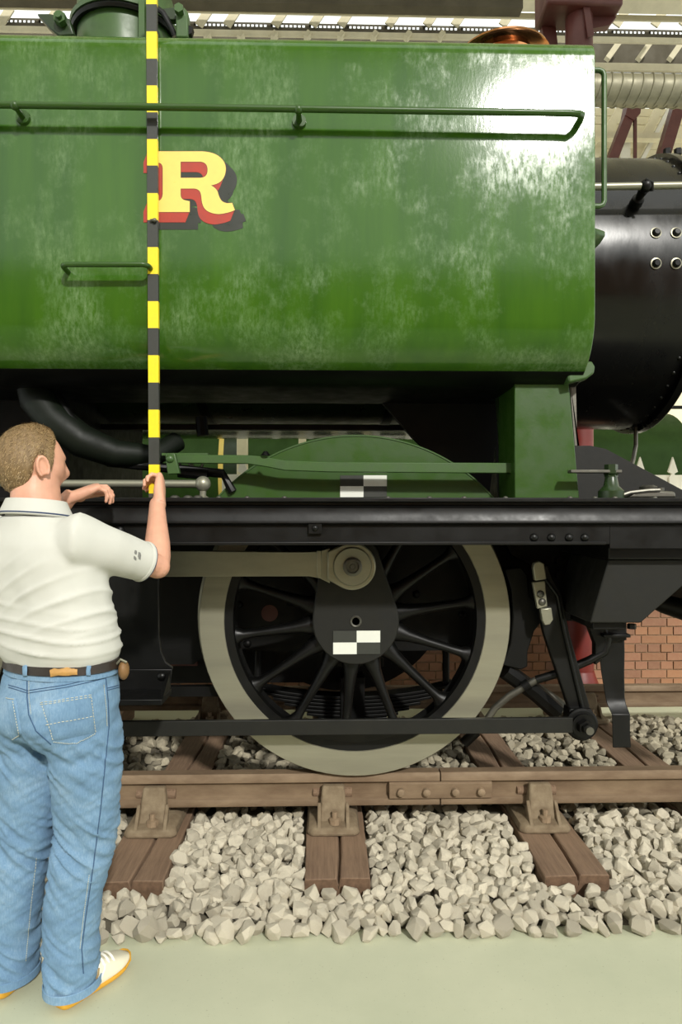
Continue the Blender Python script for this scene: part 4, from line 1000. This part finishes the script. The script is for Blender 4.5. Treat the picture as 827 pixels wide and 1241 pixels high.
# ---- hair: cap over the skull plus short strands
def hairline(az):     # lowest head-local z with hair, az degrees from the face
    pts = [(0, .088), (35, .082), (55, .060), (66, .040), (74, .0), (78, -.028), (84, -.030), (87, -.005), (92, .024), (104, .026), (112, .0), (120, -.055), (135, -.082), (180, -.088)]
    for (a, b), (c, d) in zip(pts, pts[1:]):
        if a <= az <= c: return b+(d-b)*(az-a)/(c-a)
    return -.088
m = MB(); NU, NV = 110, 64; idx = {}
hr_rng = random.Random(5); anchors = []
def hthick(az): return .011 if az > 60 else .014
for j in range(NV+1):
    v = -pi/2*.985+pi*.985*j/NV
    for i in range(NU):
        u = 2*pi*i/NU; p = headpt(u, v); az = abs(math.degrees(atan2(p.x, p.y))); over = p.z-hairline(az)
        t = min(1, max(0, over/.02)); th = -.003+t*(hthick(az)+.003)
        q = p+p.normalized()*(th+.0015*noise.noise((p.x*70, p.y*70, p.z*40))*t)
        m.v.append(toW(q)); idx[(i, j)] = over
for j in range(NV):
    for i in range(NU):
        k = (i+1) % NU
        if max(idx[(i, j)], idx[(k, j)], idx[(i, j+1)], idx[(k, j+1)]) > -.008:
            m.f.append((j*NU+i, j*NU+k, (j+1)*NU+k, (j+1)*NU+i))
            anchors.append((j, i))
hair = m.build('hair', MAT['hair'], man, angle=180)
st = MB()
for n_ in range(9000):
    j, i = anchors[hr_rng.randrange(len(anchors))]
    u = 2*pi*(i+hr_rng.random())/NU; v = -pi/2*.985+pi*.985*(j+hr_rng.random())/NV
    p = headpt(u, v); az = abs(math.degrees(atan2(p.x, p.y))); over = p.z-hairline(az)
    if over < -.004 or hr_rng.random() > cos(v)*1.1+.1: continue
    nrm = p.normalized(); t = min(1, max(0, over/.02)); base = p+nrm*(-.002+t*hthick(az)-.0015)
    flow = Vector((0, -.55, -.85)) if p.y < .05 else Vector((.3*(-1 if p.x < 0 else 1), -.5, -.3))
    flow = (flow-nrm*flow.dot(nrm)); flow = flow.normalized() if flow.length > .05 else Vector((0, -1, 0))
    L = hr_rng.uniform(.010, .018)*(.55+.45*t); dr = (flow+nrm*hr_rng.uniform(.18, .5)+Vector([hr_rng.gauss(0, .22) for _ in range(3)])).normalized()
    sd_ = dr.cross(nrm).normalized()*.0009; tip = base+dr*L-nrm*.002; mid = base+dr*L*.5+nrm*.001
    st.add([toW(base-sd_), toW(base+sd_), toW(mid+sd_*.8), toW(mid-sd_*.8), toW(tip)], [(0, 1, 2, 3), (3, 2, 4)])
o = st.build('hair_strands', MAT['strand'], hair, smooth=False, fix=False); o.name = 'hair_strand'; o['kind'] = 'stuff'

# ---- polo shirt
sh = MB()
rings = []
for z, x, y, a, b in ((1.03, -.818, 2.16, .170, .118), (1.065, -.818, 2.16, .182, .130), (1.085, -.819, 2.16, .196, .142), (1.12, -.822, 2.158, .204, .150), (1.18, -.832, 2.16, .203, .148), (1.25, -.848, 2.163, .204, .142), (1.32, -.866, 2.165, .212, .138), (1.38, -.880, 2.165, .216, .132),
                      (1.43, -.888, 2.165, .208, .120), (1.468, -.892, 2.165, .178, .104), (1.495, -.895, 2.165, .135, .094), (1.52, -.897, 2.167, .108, .090)):
    rings.append(ell((x, y, z), a, b, 40, sq=.88))
sh.loft(rings)
def sleeve(s_, e_, inn, endf, r):
    d = (e_-s_).normalized(); L = (e_-s_).length
    sh.tube([inn, s_-d*.02, s_+d*L*.25, s_+d*L*.5, s_+d*L*(endf-.04), s_+d*L*endf], [.085, .088, r*1.16, r*1.08, r*1.0, r*.97], 24)
    return s_+d*L*endf, d
cufR, dR = sleeve(SHR, ELR, Vector((-.80, 2.125, 1.42)), .80, .066)
cufL, dL = sleeve(SHL, ELL_, Vector((-.98, 2.21, 1.42)), .72, .064)
def fold(p, n):
    s = (p-Vector((-.85, 2.16, 0))).dot(Rr); w_ = max(0, 1-abs((p.z-1.15)/.13))**.7
    ph = p.z*150+s*16+3.0*noise.noise((s*5, p.y*3, p.z*5))+1.5*sin(s*11)
    rid = 1-abs(sin(ph*.5)); d = .0125*w_*(rid*rid-.35)*(.55+.9*noise.noise((s*6+4, p.y*4, p.z*11)))
    # diagonal pull from the raised right arm down to the left hip
    w2 = max(0, 1-abs(p.z-1.30+s*.25)/.13)*max(0, min(1, (s+.10)/.14)); ph2 = p.z*95-s*52+2*noise.noise((s*5, 0, p.z*6))
    r2 = 1-abs(sin(ph2*.5)); d += .009*w2*(r2*r2-.35)
    d += .0045*noise.noise((p.x*9, p.y*9, p.z*6))+.0018*noise.noise((p.x*22, p.y*22, p.z*16))
    return d
me = remesh(sh, .0065, 14, .5, fold)
bvh_sh = BVHTree.FromPolygons([v.co for v in me.vertices], [tuple(p.vertices) for p in me.polygons])
shift(me, MO); shirt = finish(me, 'polo_shirt', MAT['shirt'], man, angle=180, o0=MO)
def torus(c, d, R, r, name, mat, parent, flat=1., a0=0):
    d = d.normalized(); u = d.orthogonal().normalized(); v = d.cross(u); n = 36; m = MB(); R4 = []
    for i in range(n):
        t = 2*pi*i/n; e = u*cos(t)+v*sin(t); R4.append([c+e*(R+r*cos(q))+d*r*flat*sin(q) for q in [2*pi*k/8 for k in range(8)]])
    R4.append(R4[0]); m.loft(R4, caps=False); return m.build(name, MAT[mat], parent)
for c_, d_, r_ in ((cufR, dR, .0645), (cufL, dL, .0625)):
    torus(c_-d_*.006, d_, r_, .0032, 'cuff', 'shirt', shirt, 2.2); torus(c_+d_*.001, d_, r_-.001, .0028, 'cuff_tipping', 'navy', shirt, 1)
# collar
def collar_ring(z, a, b, dz, c=Vector((-.899, 2.172, 0))):
    return [p+Up*(dz*((p-Vector((c.x, c.y, z))).dot(Ff))/b) for p in ell((c.x, c.y, z), a, b, 40)]
MB().loft([collar_ring(1.512, .117, .100, -.012), collar_ring(1.516, .121, .104, -.012), collar_ring(1.548, .101, .093, -.010), collar_ring(1.566, .090, .088, -.008), collar_ring(1.566, .085, .083, -.008), collar_ring(1.535, .088, .085, -.01), collar_ring(1.50, .095, .09, -.012)], caps=False).build('collar', MAT['shirt'], shirt)
m = MB(); q = collar_ring(1.5205, .1195, .1025, -.012); m.tube(q+[q[0], q[1]], .0024, 6, caps=False); m.build('collar_tipping', MAT['navy'], shirt)
def proj(px, py, bvh, off=.002):
    o_ = Vector((0, 0, CZ)); d = (W(px, py, 2)-o_).normalized(); h = bvh.ray_cast(o_, d)
    if h[0] is None: return None, None
    n = h[1] if h[1].dot(d) < 0 else -h[1]
    return h[0]+n*off, n
def decal(quad, bvh, name, mat, parent, nx=8, ny=8, off=.0025, th=.002):
    """raised patch sewn on the cloth: quad TL,TR,BR,BL as seen"""
    tl, tr, br, bl_ = quad; m = MB(); P = []
    for j in range(ny+1):
        for i in range(nx+1):
            u, v = i/nx, j/ny
            x = (tl[0]*(1-u)+tr[0]*u)*(1-v)+(bl_[0]*(1-u)+br[0]*u)*v; y = (tl[1]*(1-u)+tr[1]*u)*(1-v)+(bl_[1]*(1-u)+br[1]*u)*v
            e = i in (0, nx) or j in (0, ny)
            p, n = proj(x, y, bvh, -th if e else off)
            if p is None: p, n = (P[-1] if P else W(x, y, 2.05)), None
            P.append(p)
    m.v = P; m.f = [(j*(nx+1)+i, j*(nx+1)+i+1, (j+1)*(nx+1)+i+1, (j+1)*(nx+1)+i) for j in range(ny) for i in range(nx)]
    return m.build(name, MAT[mat], parent, angle=70)
def stitch(pts, bvh, name, mat, parent, r=.0011, off=.0012, n=10, dash=False):
    P = []
    for (a, b), (c, d) in zip(pts, pts[1:]):
        for i in range(n):
            t = i/n; p, nn = proj(a+(c-a)*t, b+(d-b)*t, bvh, off)
            if p: P.append(p)
    p, nn = proj(*pts[-1], bvh, off)
    if p: P.append(p)
    Q = [P[0]]
    for p in P[1:]:
        if (p-Q[-1]).length < .06: Q.append(p)
    if len(Q) < 3: return
    m = MB()
    if dash:
        for i in range(0, len(Q)-1, 1):
            m.tube([Q[i], Q[i].lerp(Q[i+1], .6)], r, 5)
    else: m.tube(Q, r, 6)
    o = m.build(name, MAT[mat], parent)
    if dash: o['kind'] = 'stuff'
    return o
# sleeve print
a = decal([(163.5, 666), (167, 667.5), (165.5, 673), (162, 671)], bvh_sh, 'sleeve_print', 'logo', shirt, 3, 3, .0012, .0002)
decal([(167.5, 667.8), (172, 670), (170.5, 680), (166.5, 677)], bvh_sh, 'sleeve_print', 'logo', shirt, 3, 3, .0012, .0002)
decal([(162, 673), (166, 675.5), (165.5, 680), (161.5, 678)], bvh_sh, 'sleeve_print', 'logo', shirt, 3, 3, .0012, .0002)

# ---- jeans
je = MB()
je.loft([ell((-.800, 2.155, .80), .10, .10, 36), ell((-.822, 2.158, .85), .185, .140, 36), ell((-.826, 2.158, .90), .202, .158, 36), ell((-.824, 2.158, .95), .203, .160, 36), ell((-.820, 2.159, 1.0), .198, .150, 36), ell((-.818, 2.16, 1.045), .191, .136, 36), ell((-.818, 2.16, 1.075), .188, .132, 36)])
def leg(pts):
    je.loft([ell(c, a, b, 30) for c, a, b in pts])
leg([((-.742, 2.125, .93), .095, .115), ((-.738, 2.125, .86), .108, .128), ((-.735, 2.13, .78), .107, .118), ((-.733, 2.145, .66), .101, .104), ((-.738, 2.16, .55), .097, .098), ((-.758, 2.165, .45), .091, .094), ((-.785, 2.17, .32), .086, .090), ((-.795, 2.18, .18), .082, .088), ((-.795, 2.186, .09), .080, .090), ((-.793, 2.19, .034), .078, .090)])
leg([((-.908, 2.19, .93), .095, .115), ((-.912, 2.19, .86), .105, .122), ((-.920, 2.195, .78), .102, .112), ((-.930, 2.205, .66), .096, .100), ((-.945, 2.215, .55), .092, .095), ((-.962, 2.22, .45), .088, .092), ((-.985, 2.225, .32), .084, .088), ((-1.002, 2.235, .18), .080, .088), ((-1.008, 2.24, .09), .078, .088), ((-1.008, 2.242, .036), .077, .088)])
def jfold(p, n):
    d = .004*noise.noise((p.x*8, p.y*8, p.z*7))
    wk = math.exp(-((p.z-.50)/.13)**2)+.9*math.exp(-((p.z-.14)/.10)**2)+.7*math.exp(-((p.z-.79)/.07)**2)
    q = noise.noise((p.x*6+3, p.y*6, p.z*24+p.x*22)); q2 = noise.noise((p.x*9, p.y*9+5, p.z*40-p.x*20)); d += .016*wk*(.35-abs(q)*2.2)+.006*(.2-abs(q2))
    # seat shape: two cheeks
    s = (p-Vector((-.826, 2.158, 0))).dot(Rr); f = (p-Vector((-.826, 2.158, 0))).dot(Ff)
    if f < 0:
        for c in (-.088, .088): d += .018*math.exp(-((s-c)/.062)**2-((p.z-.895)/.075)**2)
        d -= .008*math.exp(-((s)/.022)**2-((p.z-.87)/.08)**2)
        d -= .010*math.exp(-((p.z-.795)/.022)**2)
    return d
me = remesh(je, .0065, 4, .5, jfold)
bvh_je = BVHTree.FromPolygons([v.co for v in me.vertices], [tuple(p.vertices) for p in me.polygons])
shift(me, MO); jeans = finish(me, 'jeans', MAT['denim'], man, angle=180, o0=MO)
# waistband, belt, loops, patch
def wring(z, g): return ell((-.818, 2.16, z), .190+g, .134+g, 48)
MB().loft([wring(1.035, .004), wring(1.037, .007), wring(1.072, .003), wring(1.074, -.002)], caps=False).build('waistband', MAT['denim'], jeans)
belt = MB().loft([wring(1.052, .0065), wring(1.054, .0105), wring(1.078, .0070), wring(1.080, .002)], caps=False).build('belt', MAT['leather'], man)
# the belt dips behind the tan patch and loops
bvh_b = BVHTree.FromPolygons([v.co+MO for v in belt.data.vertices], [tuple(p.vertices) for p in belt.data.polygons])
for px in (34, 106):
    decal([(px-2.5, 796), (px+2.5, 796), (px+2.8, 818), (px-2.2, 818)], bvh_b if False else bvh_je, 'belt_loop', 'denim', jeans, 3, 8, .016, -.013)
decal([(63, 807), (94, 806), (94.5, 818), (63.5, 819)], bvh_je, 'leather_patch', 'tan', jeans, 6, 4, .0175, -.0135)
def pocket(outline_quad, extra):
    p = decal(outline_quad, bvh_je, 'pocket', 'denim', jeans, 12, 12, .0042, .001)
    for pts in extra: stitch(pts, bvh_je, 'stitching', 'stitch', p, .0010, .0052, 12, True)
pocket([(48, 849), (113, 838), (117.5, 889), (63, 900)], [[(50, 852), (112, 841.5)], [(50, 854.5), (112, 844)], [(52, 856), (65, 897)], [(110, 845), (115, 888)], [(65, 898), (92, 901), (115, 888)], [(56, 878), (113, 867)]])
pocket([(8, 843.5), (19, 845), (27, 891), (16, 898)], [[(9, 846), (19, 847.5)], [(17, 850), (25, 890)], [(16, 895), (25, 890)]])
for pts in ([(10.5, 830), (34, 837), (80, 830), (128, 819)], [(10.5, 833), (34, 840), (80, 833), (128, 822)], [(130, 834), (149, 829)], [(130, 836.5), (149, 831.5)]):
    stitch(pts, bvh_je, 'seam', 'seam', jeans, .0012, .001, 12)
stitch([(33, 815), (33, 845), (35, 866), (44, 886), (62, 902)], bvh_je, 'seam', 'seam', jeans, .0016, .0012, 10)
stitch([(35.5, 815), (35.5, 845), (38, 866)], bvh_je, 'stitching', 'stitch', jeans, .0009, .0018, 14, True)
stitch([(128, 820), (131, 850), (132, 880), (128, 920), (122, 980), (113, 1050), (104, 1110), (99, 1150), (101, 1180)], bvh_je, 'seam', 'seam', jeans, .0016, .0012, 14)
stitch([(125.5, 830), (128.5, 860), (129.5, 880)], bvh_je, 'stitching', 'stitch', jeans, .0009, .0018, 14, True)
stitch([(108, 1060), (101, 1110), (96.5, 1150)], bvh_je, 'stitching', 'stitch', jeans, .0010, .0018, 20, True)
stitch([(44, 1040), (38, 1090), (34, 1130), (31, 1165)], bvh_je, 'stitching', 'stitch', jeans, .0010, .0018, 14, True)
# turned hems
for (c, a, b) in (((-.793, 2.19), .0775, .0885), ((-1.008, 2.242), .0755, .0865)):
    z0 = .034 if a > .077 else .036
    MB().loft([ell((c[0], c[1], z0+.024), a+.003, b+.003, 40), ell((c[0], c[1], z0+.022), a+.006, b+.006, 40), ell((c[0], c[1], z0-.002), a+.006, b+.006, 40), ell((c[0], c[1], z0-.004), a+.001, b+.001, 40), ell((c[0], c[1], z0+.02), a-.004, b-.004, 40)], caps=False).build('hem', MAT['denim'], jeans)
# leather pouch on the belt, right hip
q = W(150, 812, 2.12); 
po = MB(); po.ball(q, .03, 16, 10, (.55, .8, 1.0)); po.build('belt_pouch', MAT['pouch'], man)
m = MB(); m.tube([q+Vector((-.02, -.01, .02)), q+Vector((-.005, -.015, .036)), q+Vector((.012, -.012, .026))], .004, 8); m.build('pouch_clip', MAT['steel'], man)

# ---- shoes
def shoe(heel, ang):
    d = Vector((sin(ang), cos(ang), 0)); s = Vector((cos(ang), -sin(ang), 0)); H = Vector(heel); H.z = 0
    def Q(l, x, z): return H+d*l+s*x+Up*z
    # stations: length, left, right, height of the upper, toe spring
    stn = [(0, .026, .026), (.012, .036, .036), (.05, .040, .038), (.10, .038, .040), (.15, .042, .046), (.20, .048, .050), (.235, .046, .046), (.262, .036, .034), (.280, .018, .016)]
    ztop = [.046, .056, .066, .088, .088, .070, .058, .048, .034]
    zs = [.018, .006, .003, .003, .003, .003, .006, .012, .02]
    rings = []
    for (l, a, b), z0 in zip(stn, zs):
        rings.append([Q(l, -a, z0+.012), Q(l, -a*.96, z0), Q(l, b*.96, z0), Q(l, b, z0+.012), Q(l, b*.99, z0+.034-.06*l), Q(l, -a*.99, z0+.034-.06*l)])
    r = MB().loft(rings).build('shoe', MAT['gum'], man, label='cream trainer on ochre sole', angle=60, subd=2)
    rings = []
    for (l, a, b), z0, zt_ in zip(stn, zs, ztop):
        ring = []
        for i in range(20):
            t = pi*i/19; ring.append(Q(l+(.0 if l > .02 else .004), (b if cos(t) > 0 else a)*.97*math.copysign(abs(cos(t))**.65, cos(t)), z0+.018+(zt_-z0-.018)*sin(t)**.8))
        rings.append(ring+[Q(l, -a*.5, z0+.015), Q(l, b*.5, z0+.015)])
    u = MB().loft(rings).build('upper', MAT['shoe'], r, angle=60, subd=1)
    for k, l in enumerate((.135, .155, .175, .195)):
        zt_ = .101-.26*(l-.10)
        pts = [Q(l+.010*cos(pi*i/10)*0, .030*cos(pi*i/10)*1.1, zt_-.020+.024*sin(pi*i/10)) for i in range(11)]
        MB().tube(pts, .0042, 8, flat=.6).build('lace', MAT['shoe2'], r)
    for l0 in (.075, .10, .125):
        MB().tube([Q(l0, .0405, .028), Q(l0+.012, .043, .045), Q(l0+.026, .0405, .062), Q(l0+.034, .034, .074)], .0038, 8, flat=.5).build('side_stripe', MAT['shoeline'] if l0 == .1 else MAT['shoe2'], r)
        MB().tube([Q(l0, -.0405, .028), Q(l0+.012, -.042, .045), Q(l0+.026, -.0395, .062), Q(l0+.034, -.033, .074)], .0038, 8, flat=.5).build('side_stripe', MAT['shoe2'], r)
    MB().tube([Q(.23, .047, .024), Q(.258, .038, .032), Q(.276, .016, .040), Q(.279, 0, .042), Q(.276, -.018, .040), Q(.258, -.039, .032), Q(.23, -.047, .024)], .003, 8).build('toe_cap', MAT['gum'], r)
    return r
shoe((-.818, 2.112, 0), radians(33)); shoe((-1.030, 2.156, 0), radians(16))
